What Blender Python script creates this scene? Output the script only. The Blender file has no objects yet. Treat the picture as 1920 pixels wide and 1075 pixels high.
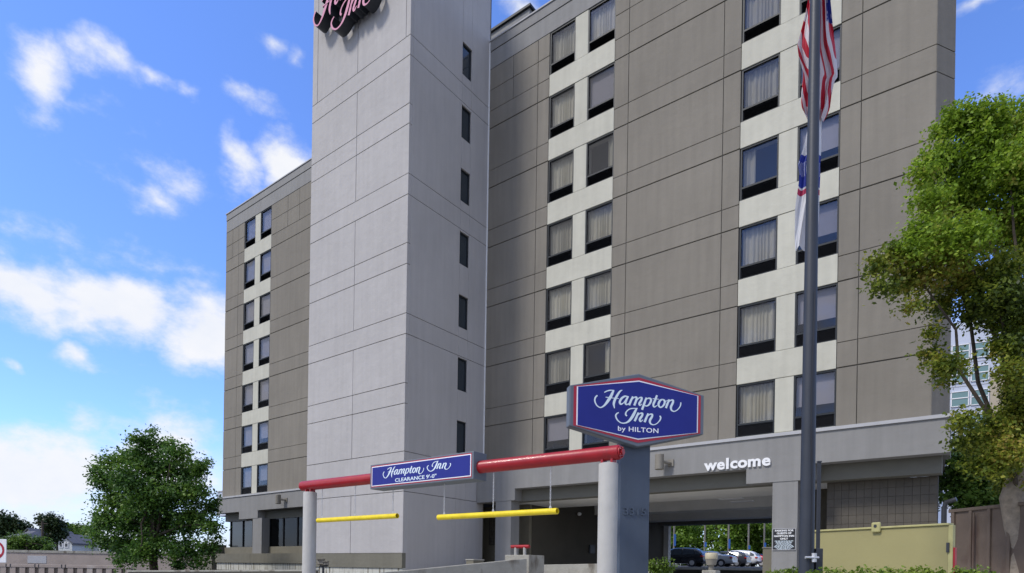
import bpy, math, random
import numpy as np
from mathutils import Vector

random.seed(7); RNG = np.random.default_rng(11)
SC = bpy.context.scene
COL = SC.collection

# ------------------------------------------------------------ camera
# world frame: x runs along the hotel front, y goes into the hotel, z is up, z = 0 is the eye height (ground -1.5)
YAW = math.radians(37.269); ROLL = math.radians(.898); FP = 1151.36; CX, CY = 960., 1067.78
cam_d = bpy.data.cameras.new('camera'); cam = bpy.data.objects.new('camera', cam_d); COL.objects.link(cam)
cam_d.sensor_width = 36; cam_d.lens = 36 * FP / 1920
cam_d.shift_x = 0; cam_d.shift_y = (CY - 537.5) / 1920
cam_d.clip_start = .05; cam_d.clip_end = 6000
from mathutils import Matrix
cam.matrix_world = Matrix.Rotation(YAW, 4, 'Z') @ Matrix.Rotation(math.pi / 2, 4, 'X') @ Matrix.Rotation(ROLL, 4, 'Z')
SC.camera = cam

def ray(x, y):
    dx, dy = x - CX, y - CY; c, s = math.cos(ROLL), math.sin(ROLL)
    a = (dx * c + dy * s) / FP; b = (dx * s - dy * c) / FP
    cy, sy = math.cos(YAW), math.sin(YAW)
    return (a * cy - sy, a * sy + cy, b)
def pix(x, y, **k):
    """point seen at photo pixel x, y on a plane u=, v= or z=, or at the depth Y="""
    r = ray(x, y); (ax, val), = k.items()
    t = val if ax == 'Y' else val / r['uvz'.index(ax)]
    return Vector((r[0] * t, r[1] * t, r[2] * t))
RIGHT = Vector((math.cos(YAW), math.sin(YAW), 0)); FWD = Vector((-math.sin(YAW), math.cos(YAW), 0)); UP = Vector((0, 0, 1))
GZ = -1.5

# ------------------------------------------------------------ world and sun
SUN_EL, SUN_AZ = 50, 205          # azimuth of the sun measured from +y towards +x
W = bpy.data.worlds.new('World'); SC.world = W; W.use_nodes = True
def build_world():
    nt = W.node_tree; N = nt.nodes; L = nt.links; N.clear()
    def n(t, **k):
        o = N.new(t)
        for a, b in k.items(): setattr(o, a, b)
        return o
    def m(op, a, b=None, c=None, clamp=False):
        o = n('ShaderNodeMath', operation=op, use_clamp=clamp)
        for i, q in enumerate((a, b, c)):
            if q is None: continue
            if isinstance(q, (int, float)): o.inputs[i].default_value = q
            else: L.new(q, o.inputs[i])
        return o.outputs[0]
    sky = n('ShaderNodeTexSky', sky_type='NISHITA', sun_disc=False)
    sky.sun_elevation = math.radians(SUN_EL); sky.sun_rotation = math.radians(SUN_AZ)
    sky.air_density = 1.0; sky.dust_density = .3; sky.ozone_density = 3.0
    tint = n('ShaderNodeMix', data_type='RGBA', blend_type='MULTIPLY'); tint.inputs[0].default_value = 1
    L.new(sky.outputs[0], tint.inputs[6]); tint.inputs[7].default_value = SKY_TINT
    tc = n('ShaderNodeTexCoord'); sp = n('ShaderNodeSeparateXYZ'); L.new(tc.outputs['Generated'], sp.inputs[0])
    x, y, z = sp.outputs
    el = m('ARCSINE', z); az = m('ARCTAN2', x, y)
    warp = n('ShaderNodeTexNoise'); warp.inputs['Scale'].default_value = 11; warp.inputs['Detail'].default_value = 6
    L.new(tc.outputs['Generated'], warp.inputs['Vector'])
    ws = n('ShaderNodeSeparateColor'); L.new(warp.outputs['Color'], ws.inputs[0])
    az2 = m('ADD', az, m('MULTIPLY', m('SUBTRACT', ws.outputs[0], .5), .11))
    el2 = m('ADD', el, m('MULTIPLY', m('SUBTRACT', ws.outputs[1], .5), .07))
    fb = n('ShaderNodeTexNoise'); fb.inputs['Scale'].default_value = 12; fb.inputs['Detail'].default_value = 9; fb.inputs['Roughness'].default_value = .62
    mp = n('ShaderNodeMapping'); mp.inputs['Scale'].default_value = (1, 1, 1.7); L.new(tc.outputs['Generated'], mp.inputs[0]); L.new(mp.outputs[0], fb.inputs['Vector'])
    acc = None
    for (px, py, rx, ry, s) in CLOUDS:
        r = Vector(ray(px, py)).normalized(); a0 = math.atan2(r.x, r.y); e0 = math.asin(r.z)
        dpp = 1 / FP * math.cos(e0)
        k = r.dot(FWD) * 1.0                    # an off-axis pixel covers less angle
        sa = rx * dpp * k * k / math.cos(e0); se = ry * dpp * k
        dx = m('DIVIDE', m('SUBTRACT', az2, a0), sa); dy = m('DIVIDE', m('SUBTRACT', el2, e0), se)
        d = m('SQRT', m('ADD', m('MULTIPLY', dx, dx), m('MULTIPLY', dy, dy)))
        b = m('MULTIPLY', m('SUBTRACT', 1.35, d), s)
        acc = b if acc is None else m('MAXIMUM', acc, b)
    # unseen clouds beyond the frame, thickened to make the sky light less blue
    gen = n('ShaderNodeTexNoise'); gen.inputs['Scale'].default_value = 2.6; gen.inputs['Detail'].default_value = 3
    L.new(mp.outputs[0], gen.inputs['Vector'])
    g = m('MULTIPLY', m('SUBTRACT', gen.outputs[0], .5), 6)
    dc = n('ShaderNodeVectorMath', operation='DOT_PRODUCT'); L.new(tc.outputs['Generated'], dc.inputs[0]); dc.inputs[1].default_value = (FWD * .94 + UP * .34).normalized()
    out = m('SMOOTHSTEP', dc.outputs['Value'], .45, .72) if False else None
    mr = n('ShaderNodeMapRange', interpolation_type='SMOOTHSTEP'); L.new(dc.outputs['Value'], mr.inputs[0])
    mr.inputs[1].default_value = .5; mr.inputs[2].default_value = .68; mr.inputs[3].default_value = 1; mr.inputs[4].default_value = 0
    g = m('SUBTRACT', m('MULTIPLY', m('ADD', g, 1.9), mr.outputs[0]), 1)
    acc = m('MAXIMUM', acc, g)
    dens = m('ADD', acc, m('MULTIPLY', m('SUBTRACT', fb.outputs[0], .5), 3.2))
    cm = n('ShaderNodeMapRange', interpolation_type='SMOOTHSTEP'); L.new(dens, cm.inputs[0])
    cm.inputs[1].default_value = -.15; cm.inputs[2].default_value = 1.4
    hz = n('ShaderNodeMapRange', interpolation_type='SMOOTHSTEP'); L.new(m('ADD', el, m('MULTIPLY', m('SUBTRACT', ws.outputs[2], .5), .25)), hz.inputs[0])
    hz.inputs[1].default_value = .0; hz.inputs[2].default_value = .2; hz.inputs[3].default_value = .93; hz.inputs[4].default_value = 0
    mask = m('MAXIMUM', m('MULTIPLY', cm.outputs[0], .97), hz.outputs[0], clamp=True)
    shade = n('ShaderNodeMix', data_type='RGBA'); L.new(m('MULTIPLY', cm.outputs[0], m('MULTIPLY', fb.outputs[0], 1.3), clamp=True), shade.inputs[0])
    shade.inputs[6].default_value = CLOUD_A; shade.inputs[7].default_value = CLOUD_B
    mix = n('ShaderNodeMix', data_type='RGBA'); L.new(mask, mix.inputs[0]); L.new(tint.outputs[2], mix.inputs[6]); L.new(shade.outputs[2], mix.inputs[7])
    bg = n('ShaderNodeBackground'); bg.inputs[1].default_value = SKY_STRENGTH; L.new(mix.outputs[2], bg.inputs[0])
    o = n('ShaderNodeOutputWorld'); L.new(bg.outputs[0], o.inputs[0])
SKY_STRENGTH = .15
SKY_TINT = (.92, 1.12, 1.64, 1)
CLOUD_A = (4.3, 4.6, 5.2, 1); CLOUD_B = (5.3, 5.3, 5.4, 1)
CLOUDS = [(150, 190, 120, 30, .55), (330, 340, 90, 40, .45), (250, 480, 160, 20, .5), (95, 150, 80, 66, 1.15), (205, 125, 85, 34, 1.0), (290, 158, 65, 22, .85), (340, 175, 30, 14, .6), (515, 85, 45, 20, .55), (560, 120, 30, 22, .55), (470, 192, 75, 14, .6),
          (440, 300, 48, 50, 1.1), (530, 312, 80, 48, 1.3), (290, 385, 75, 30, .8), (40, 540, 150, 55, 1.5), (220, 570, 170, 60, 1.6), (385, 615, 120, 66, 1.5),
          (150, 662, 60, 24, .95), (5, 675, 20, 20, .7), (60, 900, 240, 95, 1.5), (300, 860, 110, 75, 1.3), (170, 790, 60, 20, .5), (985, 15, 60, 30, .9), (1840, 8, 60, 14, .6), (1840, 640, 120, 60, 1.2),
          (1880, 150, 60, 40, .4)]
build_world()
sun_d = bpy.data.lights.new('sun', 'SUN'); sun_d.energy = 2.3; sun_d.angle = math.radians(10); sun_d.color = (1, .95, .87)
sun = bpy.data.objects.new('sun', sun_d); COL.objects.link(sun)
sa, se = math.radians(SUN_AZ), math.radians(SUN_EL)
sdir = Vector((math.sin(sa) * math.cos(se), math.cos(sa) * math.cos(se), math.sin(se)))
sun.rotation_euler = sdir.to_track_quat('Z', 'Y').to_euler()
SC.view_settings.view_transform = 'Standard'; SC.view_settings.look = 'None'
SC.view_settings.gamma = 1; SC.view_settings.use_curve_mapping = False; SC.view_settings.exposure = .29

# ------------------------------------------------------------ helpers
WLOC = {}
class MB:
    def __init__(s): s.v = []; s.f = []; s.mi = []; s.cm = 0; s.uv = None
    def face(s, ids): s.f.append(tuple(ids)); s.mi.append(s.cm)
    def add(s, pts, faces):
        b = len(s.v); s.v += [tuple(p) for p in pts]
        for f in faces: s.face([b + i for i in f])
        return s
    def quad(s, a, b, c, d): return s.add((a, b, c, d), ((0, 1, 2, 3),))
    def box(s, x0, x1, y0, y1, z0, z1):
        return s.add([(x0, y0, z0), (x1, y0, z0), (x1, y1, z0), (x0, y1, z0), (x0, y0, z1), (x1, y0, z1), (x1, y1, z1), (x0, y1, z1)],
                     [(0, 3, 2, 1), (4, 5, 6, 7), (0, 1, 5, 4), (1, 2, 6, 5), (2, 3, 7, 6), (3, 0, 4, 7)])
    def fbox(s, o, X, Y, N, x0, x1, y0, y1, n0, n1, ch=0):
        """box in a frame; ch chamfers its front (n1) edges"""
        P = lambda x, y, n: o + X * x + Y * y + N * n
        if ch <= 0:
            p = [P(x0, y0, n0), P(x1, y0, n0), P(x1, y1, n0), P(x0, y1, n0), P(x0, y0, n1), P(x1, y0, n1), P(x1, y1, n1), P(x0, y1, n1)]
            return s.add(p, [(0, 3, 2, 1), (4, 5, 6, 7), (0, 1, 5, 4), (1, 2, 6, 5), (2, 3, 7, 6), (3, 0, 4, 7)])
        nm = n1 - ch
        p = [P(x0, y0, n0), P(x1, y0, n0), P(x1, y1, n0), P(x0, y1, n0), P(x0, y0, nm), P(x1, y0, nm), P(x1, y1, nm), P(x0, y1, nm),
             P(x0 + ch, y0 + ch, n1), P(x1 - ch, y0 + ch, n1), P(x1 - ch, y1 - ch, n1), P(x0 + ch, y1 - ch, n1)]
        return s.add(p, [(0, 3, 2, 1), (0, 1, 5, 4), (1, 2, 6, 5), (2, 3, 7, 6), (3, 0, 4, 7), (4, 5, 9, 8), (5, 6, 10, 9), (6, 7, 11, 10), (7, 4, 8, 11), (8, 9, 10, 11)])
    def prism(s, poly, fn, d0, d1):
        """poly 2D extruded; fn(x, y, d) -> point"""
        n = len(poly)
        p = [fn(x, y, d0) for x, y in poly] + [fn(x, y, d1) for x, y in poly]
        f = [tuple(range(n))[::-1], tuple(range(n, 2 * n))] + [(i, (i + 1) % n, n + (i + 1) % n, n + i) for i in range(n)]
        return s.add(p, f)
    def tube(s, pts, rad, n=12, caps=True):
        pts = [Vector(p) for p in pts]
        if isinstance(rad, (int, float)): rad = [rad] * len(pts)
        rings = []
        ref = None
        for i, p in enumerate(pts):
            d = (pts[min(i + 1, len(pts) - 1)] - pts[max(i - 1, 0)]).normalized()
            if ref is None: ref = Vector((0, 0, 1)) if abs(d.z) < .9 else Vector((1, 0, 0))
            a = (ref - d * ref.dot(d)).normalized(); b = d.cross(a); ref = a
            rings.append([p + (a * math.cos(2 * math.pi * k / n) + b * math.sin(2 * math.pi * k / n)) * rad[i] for k in range(n)])
        fs = []
        for i in range(len(pts) - 1):
            for k in range(n):
                k2 = (k + 1) % n
                fs.append((i * n + k, i * n + k2, (i + 1) * n + k2, (i + 1) * n + k))
        if caps: fs.append(tuple(range(n))[::-1]); fs.append(tuple((len(pts) - 1) * n + k for k in range(n)))
        return s.add([q for r in rings for q in r], fs)
    def lathe(s, prof, c, n=20):
        c = Vector(c); p = []; fs = []
        for r, z in prof:
            for k in range(n): p.append(c + Vector((r * math.cos(2 * math.pi * k / n), r * math.sin(2 * math.pi * k / n), z)))
        for i in range(len(prof) - 1):
            for k in range(n):
                k2 = (k + 1) % n; fs.append((i * n + k, i * n + k2, (i + 1) * n + k2, (i + 1) * n + k))
        fs.append(tuple(range(n))[::-1]); fs.append(tuple((len(prof) - 1) * n + k for k in range(n)))
        return s.add(p, fs)
    def mesh(s, name, mats, off=(0, 0, 0), smooth=False):
        me = bpy.data.meshes.new(name)
        o = off
        me.from_pydata([(p[0] - o[0], p[1] - o[1], p[2] - o[2]) for p in s.v], [], s.f)
        if not isinstance(mats, (list, tuple)): mats = [mats]
        for q in mats: me.materials.append(q)
        if len(mats) > 1: me.polygons.foreach_set('material_index', s.mi)
        if smooth:
            me.shade_smooth()
            me.set_sharp_from_angle(angle=math.radians(smooth if smooth is not True else 40))
        me.update()
        return me
    def build(s, name, mats, parent=None, world=True, smooth=False, bev=0, loc=None):
        """verts in world coordinates when world, else in the parent's frame"""
        base = Vector(WLOC.get(parent.name, (0, 0, 0))) if (parent and world) else Vector((0, 0, 0))
        org = Vector(loc) if loc is not None else base
        me = s.mesh(name, mats, org if (world or loc is not None) else (0, 0, 0), smooth)
        o = bpy.data.objects.new(name, me); COL.objects.link(o)
        if parent: o.parent = parent
        o.location = org - base if (world or loc is not None) else (0, 0, 0)
        WLOC[o.name] = tuple(org)
        if bev:
            b = o.modifiers.new('bevel', 'BEVEL'); b.width = bev; b.segments = 2; b.limit_method = 'ANGLE'; b.angle_limit = math.radians(35)
        return o

def props(o, label=None, cat=None, group=None, kind=None):
    if label: o['label'] = label
    if cat: o['category'] = cat
    if group: o['group'] = group
    if kind: o['kind'] = kind
    return o
def thing(name, loc, label, cat, group=None, rz=0):
    o = bpy.data.objects.new(name, None); COL.objects.link(o); o.location = loc; o.rotation_euler = (0, 0, rz)
    o.empty_display_size = .2
    WLOC[o.name] = tuple(loc); return props(o, label, cat, group)
def inst(src, parent, loc=(0, 0, 0)):
    o = src.copy(); COL.objects.link(o); o.parent = parent; o.location = loc; return o

# ------------------------------------------------------------ materials
MT = {}
def mat(name, col, rough=.8, var=.0, vscale=1.0, bump=0., bscale=40., metal=0., spec=.5, stain=None, rnd=0., streak=0., coat=0., emit=None):
    m = bpy.data.materials.new(name); m.use_nodes = True; nt = m.node_tree; N = nt.nodes; L = nt.links
    b = N['Principled BSDF']; b.inputs['Roughness'].default_value = rough; b.inputs['Metallic'].default_value = metal
    b.inputs['Specular IOR Level'].default_value = spec; b.inputs['Coat Weight'].default_value = coat
    b.inputs['Base Color'].default_value = (*col, 1)
    if emit: b.inputs['Emission Color'].default_value = (*emit[:3], 1); b.inputs['Emission Strength'].default_value = emit[3]
    geo = N.new('ShaderNodeNewGeometry'); cur = None
    def ramp(fac, lo, hi, cin, mode='MULTIPLY'):
        r = N.new('ShaderNodeMapRange'); L.new(fac, r.inputs[0]); r.inputs[1].default_value = .3; r.inputs[2].default_value = .7; r.inputs[3].default_value = lo; r.inputs[4].default_value = hi
        x = N.new('ShaderNodeVectorMath'); x.operation = 'SCALE'
        if cin is None: x.inputs[0].default_value = col
        else: L.new(cin, x.inputs[0])
        L.new(r.outputs[0], x.inputs['Scale']); return x.outputs[0]
    if var:
        t = N.new('ShaderNodeTexNoise'); t.inputs['Scale'].default_value = vscale; t.inputs['Detail'].default_value = 6; t.inputs['Roughness'].default_value = .6
        L.new(geo.outputs['Position'], t.inputs['Vector']); cur = ramp(t.outputs[0], 1 - var, 1 + var, cur)
    if streak:
        mp = N.new('ShaderNodeMapping'); mp.inputs['Scale'].default_value = (5, 5, .35); L.new(geo.outputs['Position'], mp.inputs[0])
        t = N.new('ShaderNodeTexNoise'); t.inputs['Scale'].default_value = 1; t.inputs['Detail'].default_value = 5; L.new(mp.outputs[0], t.inputs['Vector'])
        cur = ramp(t.outputs[0], 1 - streak, 1 + streak, cur)
    if rnd:
        oi = N.new('ShaderNodeObjectInfo'); r = N.new('ShaderNodeMapRange'); L.new(oi.outputs['Random'], r.inputs[0]); r.inputs[3].default_value = 1 - rnd; r.inputs[4].default_value = 1 + rnd
        x = N.new('ShaderNodeVectorMath'); x.operation = 'SCALE'
        if cur is None: x.inputs[0].default_value = col
        else: L.new(cur, x.inputs[0])
        L.new(r.outputs[0], x.inputs['Scale']); cur = x.outputs[0]
    if stain:
        t = N.new('ShaderNodeTexNoise'); t.inputs['Scale'].default_value = stain[3]; t.inputs['Detail'].default_value = 8
        mp = N.new('ShaderNodeMapping'); mp.inputs['Scale'].default_value = (1, 1, stain[4]); L.new(geo.outputs['Position'], mp.inputs[0]); L.new(mp.outputs[0], t.inputs['Vector'])
        r = N.new('ShaderNodeMapRange'); L.new(t.outputs[0], r.inputs[0]); r.inputs[1].default_value = stain[5]; r.inputs[2].default_value = stain[5] + .12; r.clamp = True
        x = N.new('ShaderNodeMix'); x.data_type = 'RGBA'; L.new(r.outputs[0], x.inputs[0])
        if cur is None: x.inputs[6].default_value = (*col, 1)
        else: L.new(cur, x.inputs[6])
        x.inputs[7].default_value = (*stain[:3], 1); cur = x.outputs[2]
    if cur is not None: L.new(cur, b.inputs['Base Color'])
    if bump:
        t = N.new('ShaderNodeTexNoise'); t.inputs['Scale'].default_value = bscale; t.inputs['Detail'].default_value = 5; L.new(geo.outputs['Position'], t.inputs['Vector'])
        u = N.new('ShaderNodeTexNoise'); u.inputs['Scale'].default_value = bscale * .06; u.inputs['Detail'].default_value = 3; L.new(geo.outputs['Position'], u.inputs['Vector'])
        ad = N.new('ShaderNodeMath'); ad.operation = 'MULTIPLY_ADD'; L.new(u.outputs[0], ad.inputs[0]); ad.inputs[1].default_value = 5; L.new(t.outputs[0], ad.inputs[2])
        bp = N.new('ShaderNodeBump'); bp.inputs['Strength'].default_value = bump; bp.inputs['Distance'].default_value = .01
        L.new(ad.outputs[0], bp.inputs['Height']); L.new(bp.outputs[0], b.inputs['Normal'])
    MT[name] = m; return m

def leaf_mat(name, cols, trans=.35):
    m = bpy.data.materials.new(name); m.use_nodes = True; nt = m.node_tree; N = nt.nodes; L = nt.links
    b = N['Principled BSDF']; b.inputs['Roughness'].default_value = .5; b.inputs['Specular IOR Level'].default_value = .35
    geo = N.new('ShaderNodeNewGeometry')
    t = N.new('ShaderNodeTexNoise'); t.inputs['Scale'].default_value = .9; t.inputs['Detail'].default_value = 2; L.new(geo.outputs['Position'], t.inputs['Vector'])
    ad = N.new('ShaderNodeMath'); ad.operation = 'MULTIPLY_ADD'; L.new(geo.outputs['Random Per Island'], ad.inputs[0]); ad.inputs[1].default_value = .55; 
    sb = N.new('ShaderNodeMath'); sb.operation = 'MULTIPLY_ADD'; L.new(t.outputs[0], sb.inputs[0]); sb.inputs[1].default_value = 1.6; sb.inputs[2].default_value = -.58
    L.new(sb.outputs[0], ad.inputs[2])
    cr = N.new('ShaderNodeValToRGB'); e = cr.color_ramp.elements
    e[0].position = 0; e[0].color = (*cols[0], 1); e[1].position = 1; e[1].color = (*cols[-1], 1)
    for i, c in enumerate(cols[1:-1]): q = e.new((i + 1) / (len(cols) - 1)); q.color = (*c, 1)
    L.new(ad.outputs[0], cr.inputs[0]); L.new(cr.outputs[0], b.inputs['Base Color'])
    tr = N.new('ShaderNodeBsdfTranslucent'); L.new(cr.outputs[0], tr.inputs[0]); mx = N.new('ShaderNodeMixShader'); mx.inputs[0].default_value = trans
    L.new(b.outputs[0], mx.inputs[1]); L.new(tr.outputs[0], mx.inputs[2]); L.new(mx.outputs[0], N['Material Output'].inputs[0])
    MT[name] = m; return m

TAUPE = mat('taupe_stucco', (.206, .187, .155), .9, .09, .3, .25, 60, streak=.06, rnd=.03)
TAUPE2 = mat('olive_taupe_stucco', (.16, .15, .115), .9, .08, .9, .4, 60, streak=.06)
TOWER = mat('grey_tower_stucco', (.425, .406, .392),   .9, .05, .4, .42, 45, streak=.04, rnd=.012)
FASCIA = mat('grey_fascia_stucco', (.242, .238, .230), .9, .06, .5, .25, 60, streak=.06)
LEDGE = mat('pale_ledge_paint', (.42, .42, .43), .8, .06, 2, .2, 60)
CREAM = mat('cream_panel', (.50, .485, .405), .85, .05, 1.2, .3, 60, streak=.05, rnd=.03)
JOINT = mat('joint_backing', (.13, .12, .10), .95, .05, 2)
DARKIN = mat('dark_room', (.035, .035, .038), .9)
FRAME = mat('dark_window_frame', (.02, .024, .028), .5, spec=.3)
BLACKV = mat('black_vent', (.012, .012, .015), .55)
CURT = mat('cream_curtain', (.66, .625, .50), .9, .05, 4, rnd=.2)
BLIND = mat('grey_roller_blind', (.48, .46, .50), .9, rnd=.14)
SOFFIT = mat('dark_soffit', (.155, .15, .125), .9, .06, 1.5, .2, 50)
BEAMG = mat('pale_beam', (.72, .71, .68), .9, .06, 1.5, .2, 50)
TILE = mat('brown_wall_tile', (.082, .070, .053), .6, .10, 3, .1, 60, rnd=.06)
GROUT = mat('dark_grout', (.058, .05, .04), .95)
CONC = mat('weathered_concrete', (.33, .315, .27), .9, .12, 2.5, .8, 45, stain=(.16, .14, .11, 2.2, .5, .56))
STAINC = mat('stained_white_concrete', (.5, .49, .43), .9, .1, 3, .5, 45, stain=(.13, .11, .07, 7, .08, .52))
POSTC = mat('pale_painted_post', (.385, .375, .35), .75, .05, 5, .3, 60, stain=(.2, .19, .18, 9, .6, .72))
RED = mat('red_gloss_paint', (.33, .004, .010), .38, .12, 5, .15, 40, spec=.5, coat=.1, stain=(.24, .012, .015, 4, 1, .6))
YEL = mat('yellow_gloss_paint', (.78, .60, .015), .42, .12, 6, .1, 40, spec=.45, stain=(.5, .4, .03, 9, 1, .63))
GALV = mat('galvanised_chain', (.6, .6, .6), .4, metal=.5)
SIGNG = mat('blue_grey_sign_metal', (.115, .135, .165), .5, .05, 3, .1, 40)
SIGNP = mat('slate_sign_post', (.058, .078, .112), .6, .07, 2, .2, 40, streak=.05)
NAVY = mat('navy_sign_face', (.018, .026, .215), .5, .06, 2, spec=.25)
SIGNR = mat('red_sign_border', (.38, .01, .03), .35)
SIGNW = mat('white_sign_print', (.85, .86, .9), .5)
SIGNL = mat('pale_blue_lettering', (.68, .78, .84), .5)
PINK = mat('pink_letter_face', (.62, .24, .36), .4)
LETS = mat('dark_letter_side', (.022, .025, .032), .5)
WHITE = mat('white_paint', (.8, .8, .8), .6)
POLE = mat('dark_bronze_pole', (.022, .027, .038), .5, .12, 3, .1, 30, streak=.1)
DKMET = mat('dark_metal', (.03, .033, .04), .5, .1, 5)
TAN = mat('tan_lamp_housing', (.22, .2, .165), .6, .08, 6)
OLIVE = mat('olive_yellow_paint', (.30, .268, .115), .6, .05, 1.2, .15, 30, stain=(.24, .2, .07, 3, .4, .68))
OLIVE2 = mat('olive_yellow_rim', (.40, .37, .16), .6, .12, 6, .1, 30)
RUST = mat('rusty_brown_steel', (.115, .085, .065), .75, .18, 2, .4, 30, stain=(.07, .04, .03, 2, .3, .6))
ASPH = mat('asphalt', (.055, .055, .055), .95, .15, 2, .5, 30)
KERB = mat('pale_kerb', (.75, .74, .7), .9, .1, 3, .3, 40)
GRASS = mat('grass_ground', (.055, .085, .025), .95, .3, .6, .6, 12)
BARK = mat('pale_bark', (.24, .20, .155), .95, .3, 9, 1.5, 14)
BARKD = mat('dark_bark', (.07, .055, .04), .95, .3, 9, 1.2, 14)
ROOFG = mat('grey_shingle', (.12, .12, .135), .9, .15, 1.5)
ROOFB = mat('brown_shingle', (.10, .075, .07), .9, .15, 1.5)
SIDING = mat('white_siding', (.62, .64, .62), .8, .05, 1)
SIDEG = mat('green_grey_siding', (.42, .45, .36), .8, .05, 1)
BRICK = mat('red_brick', (.22, .09, .065), .9, .2, 3)
GLASSD = mat('dark_far_glass', (.03, .04, .05), .1, spec=.8)
TEAL = mat('teal_far_glass', (.13, .24, .25), .15, spec=.8)
LILAC = mat('lilac_metal_panel', (.50, .54, .64), .6, .03, 1, rnd=.03)
TANP = mat('tan_panel', (.42, .36, .27), .8, .04, 1)
BANNER = mat('blue_banner', (.03, .13, .45), .7)
GREYP = mat('grey_lamp_pole', (.2, .19, .17), .6)
BROWNW = mat('brown_painted_wall', (.17, .155, .115), .85, .08, 1.5, .3, 50)
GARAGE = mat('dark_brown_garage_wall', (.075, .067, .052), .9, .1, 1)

def glass_mat(name, tint=(.62, .66, .72), refl=.16, rcol=(.75, .78, .95)):
    m = bpy.data.materials.new(name); m.use_nodes = True; nt = m.node_tree; N = nt.nodes; L = nt.links
    N.remove(N['Principled BSDF'])
    t = N.new('ShaderNodeBsdfTransparent'); t.inputs[0].default_value = (*tint, 1)
    g = N.new('ShaderNodeBsdfGlossy'); g.inputs['Roughness'].default_value = .02; g.inputs[0].default_value = (*rcol, 1)
    lw = N.new('ShaderNodeLayerWeight'); lw.inputs[0].default_value = .5
    pw = N.new('ShaderNodeMath'); pw.operation = 'POWER'; L.new(lw.outputs['Facing'], pw.inputs[0]); pw.inputs[1].default_value = 3.5
    ad = N.new('ShaderNodeMath'); ad.use_clamp = True; ad.operation = 'MULTIPLY_ADD'; L.new(pw.outputs[0], ad.inputs[0]); ad.inputs[1].default_value = .8; ad.inputs[2].default_value = refl
    geo = N.new('ShaderNodeNewGeometry'); tx = N.new('ShaderNodeTexNoise'); tx.inputs['Scale'].default_value = .8; L.new(geo.outputs['Position'], tx.inputs['Vector'])
    bp = N.new('ShaderNodeBump'); bp.inputs['Strength'].default_value = .25; bp.inputs['Distance'].default_value = .02; L.new(tx.outputs[0], bp.inputs['Height']); L.new(bp.outputs[0], g.inputs['Normal'])
    mx = N.new('ShaderNodeMixShader'); L.new(ad.outputs[0], mx.inputs[0]); L.new(t.outputs[0], mx.inputs[1]); L.new(g.outputs[0], mx.inputs[2]); L.new(mx.outputs[0], N['Material Output'].inputs[0])
    MT[name] = m; return m
GLASS = glass_mat('window_glass', (.80, .80, .80), .06, (.58, .57, .58))
GLASS2 = glass_mat('storefront_glass', (.3, .3, .3), .04, (.5, .52, .55))

# ------------------------------------------------------------ ground
def sstep(a, b, x): t = np.clip((x - a) / (b - a), 0, 1); return t * t * (3 - 2 * t)
def gz(u, v):
    """height of the land: street level in front, up to the hotel floor, the lot and the hill behind"""
    u = np.asarray(u, float); v = np.asarray(v, float)
    drive = sstep(12, 19.5, v) * sstep(-18.2, -17.2, u)
    z = GZ + drive * 1.3
    z = z + sstep(-60, -68, u + 0 * v) * 1.9 * sstep(20, 30, v)        # left, behind the retaining wall
    dist = np.sqrt(u * u + v * v)
    z = z + sstep(120, 400, dist) * 2.0
    return z
def grid(us, vs, fn, name, m, parent=None):
    U, V = np.meshgrid(us, vs); Z = fn(U, V)
    co = np.stack([U.ravel(), V.ravel(), Z.ravel()], 1); nu, nv = len(us), len(vs)
    fs = [(j * nu + i, j * nu + i + 1, (j + 1) * nu + i + 1, (j + 1) * nu + i) for j in range(nv - 1) for i in range(nu - 1)]
    b = MB(); b.v = [tuple(c) for c in co]; b.f = fs; b.mi = [0] * len(fs)
    return b.build(name, m, parent, smooth=True)
us = np.unique(np.concatenate([np.linspace(-3000, -120, 14), np.linspace(-120, -20, 40), np.linspace(-20, 30, 60), np.linspace(30, 3000, 14)]))
vs = np.unique(np.concatenate([np.linspace(-2500, -10, 10), np.linspace(-10, 60, 70), np.linspace(60, 300, 12), np.linspace(300, 3500, 10)]))
props(grid(us, vs, gz, 'ground', ASPH), kind='structure')

DRIVE = mat('driveway_concrete', (.36, .345, .31), .9, .1, 1.5, .4, 30, stain=(.2, .19, .17, .8, 1, .6))
props(grid(np.linspace(-17.2, 12, 50), np.linspace(-6, 42, 80), lambda u, v: gz(u, v) + .012, 'driveway', DRIVE), kind='structure')  # pale ramp concrete, carried on out of view to bounce light onto the ceiling
# ------------------------------------------------------------ the hotel
VF, ZB, FL = 21.354, 22.633, 2.7
VP = 20.9                                   # plane of the podium fascia
U, V_ = Vector((1, 0, 0)), Vector((0, 1, 0))
hotel = thing('hotel_building', (-20, 21.4, GZ), 'tall taupe and grey hotel with a pale windowless stair tower', 'hotel')
core = MB()
core.box(-41.0, -2.2, 22.25, 41.5, 4.0, ZB + .75)
core.box(-24.3, -18.12, 16.72, 21.6, -1.5, 27.9)
core.build('core_wall', MT['joint_backing'], hotel)
props(hotel.children[0], label=None)
GAP = .014; PR = random.Random(5)
def panel(u0, u1, z0, z1, m, name='wall_panel', v=VF, th=.07, g=GAP, ch=.009, gt=None, gb=None):
    b = MB(); b.fbox(Vector((0, v + PR.uniform(-.003, .003), 0)), U, UP, -V_, u0 + g, u1 - g, z0 + (g if gb is None else gb), z1 - (g if gt is None else gt), -th, 0, ch)
    return b.build(name, m, hotel)
zc = [0, -.95, -1.90, -2.69]
for k in range(1, 7): zc += [-1.90 - FL * k, -2.69 - FL * k]
zc = [ZB + q for q in zc if ZB + q > 4.52] + [4.52]
gl = lambda i: .019 if (i >= 3 and i % 2) else .009
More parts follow.
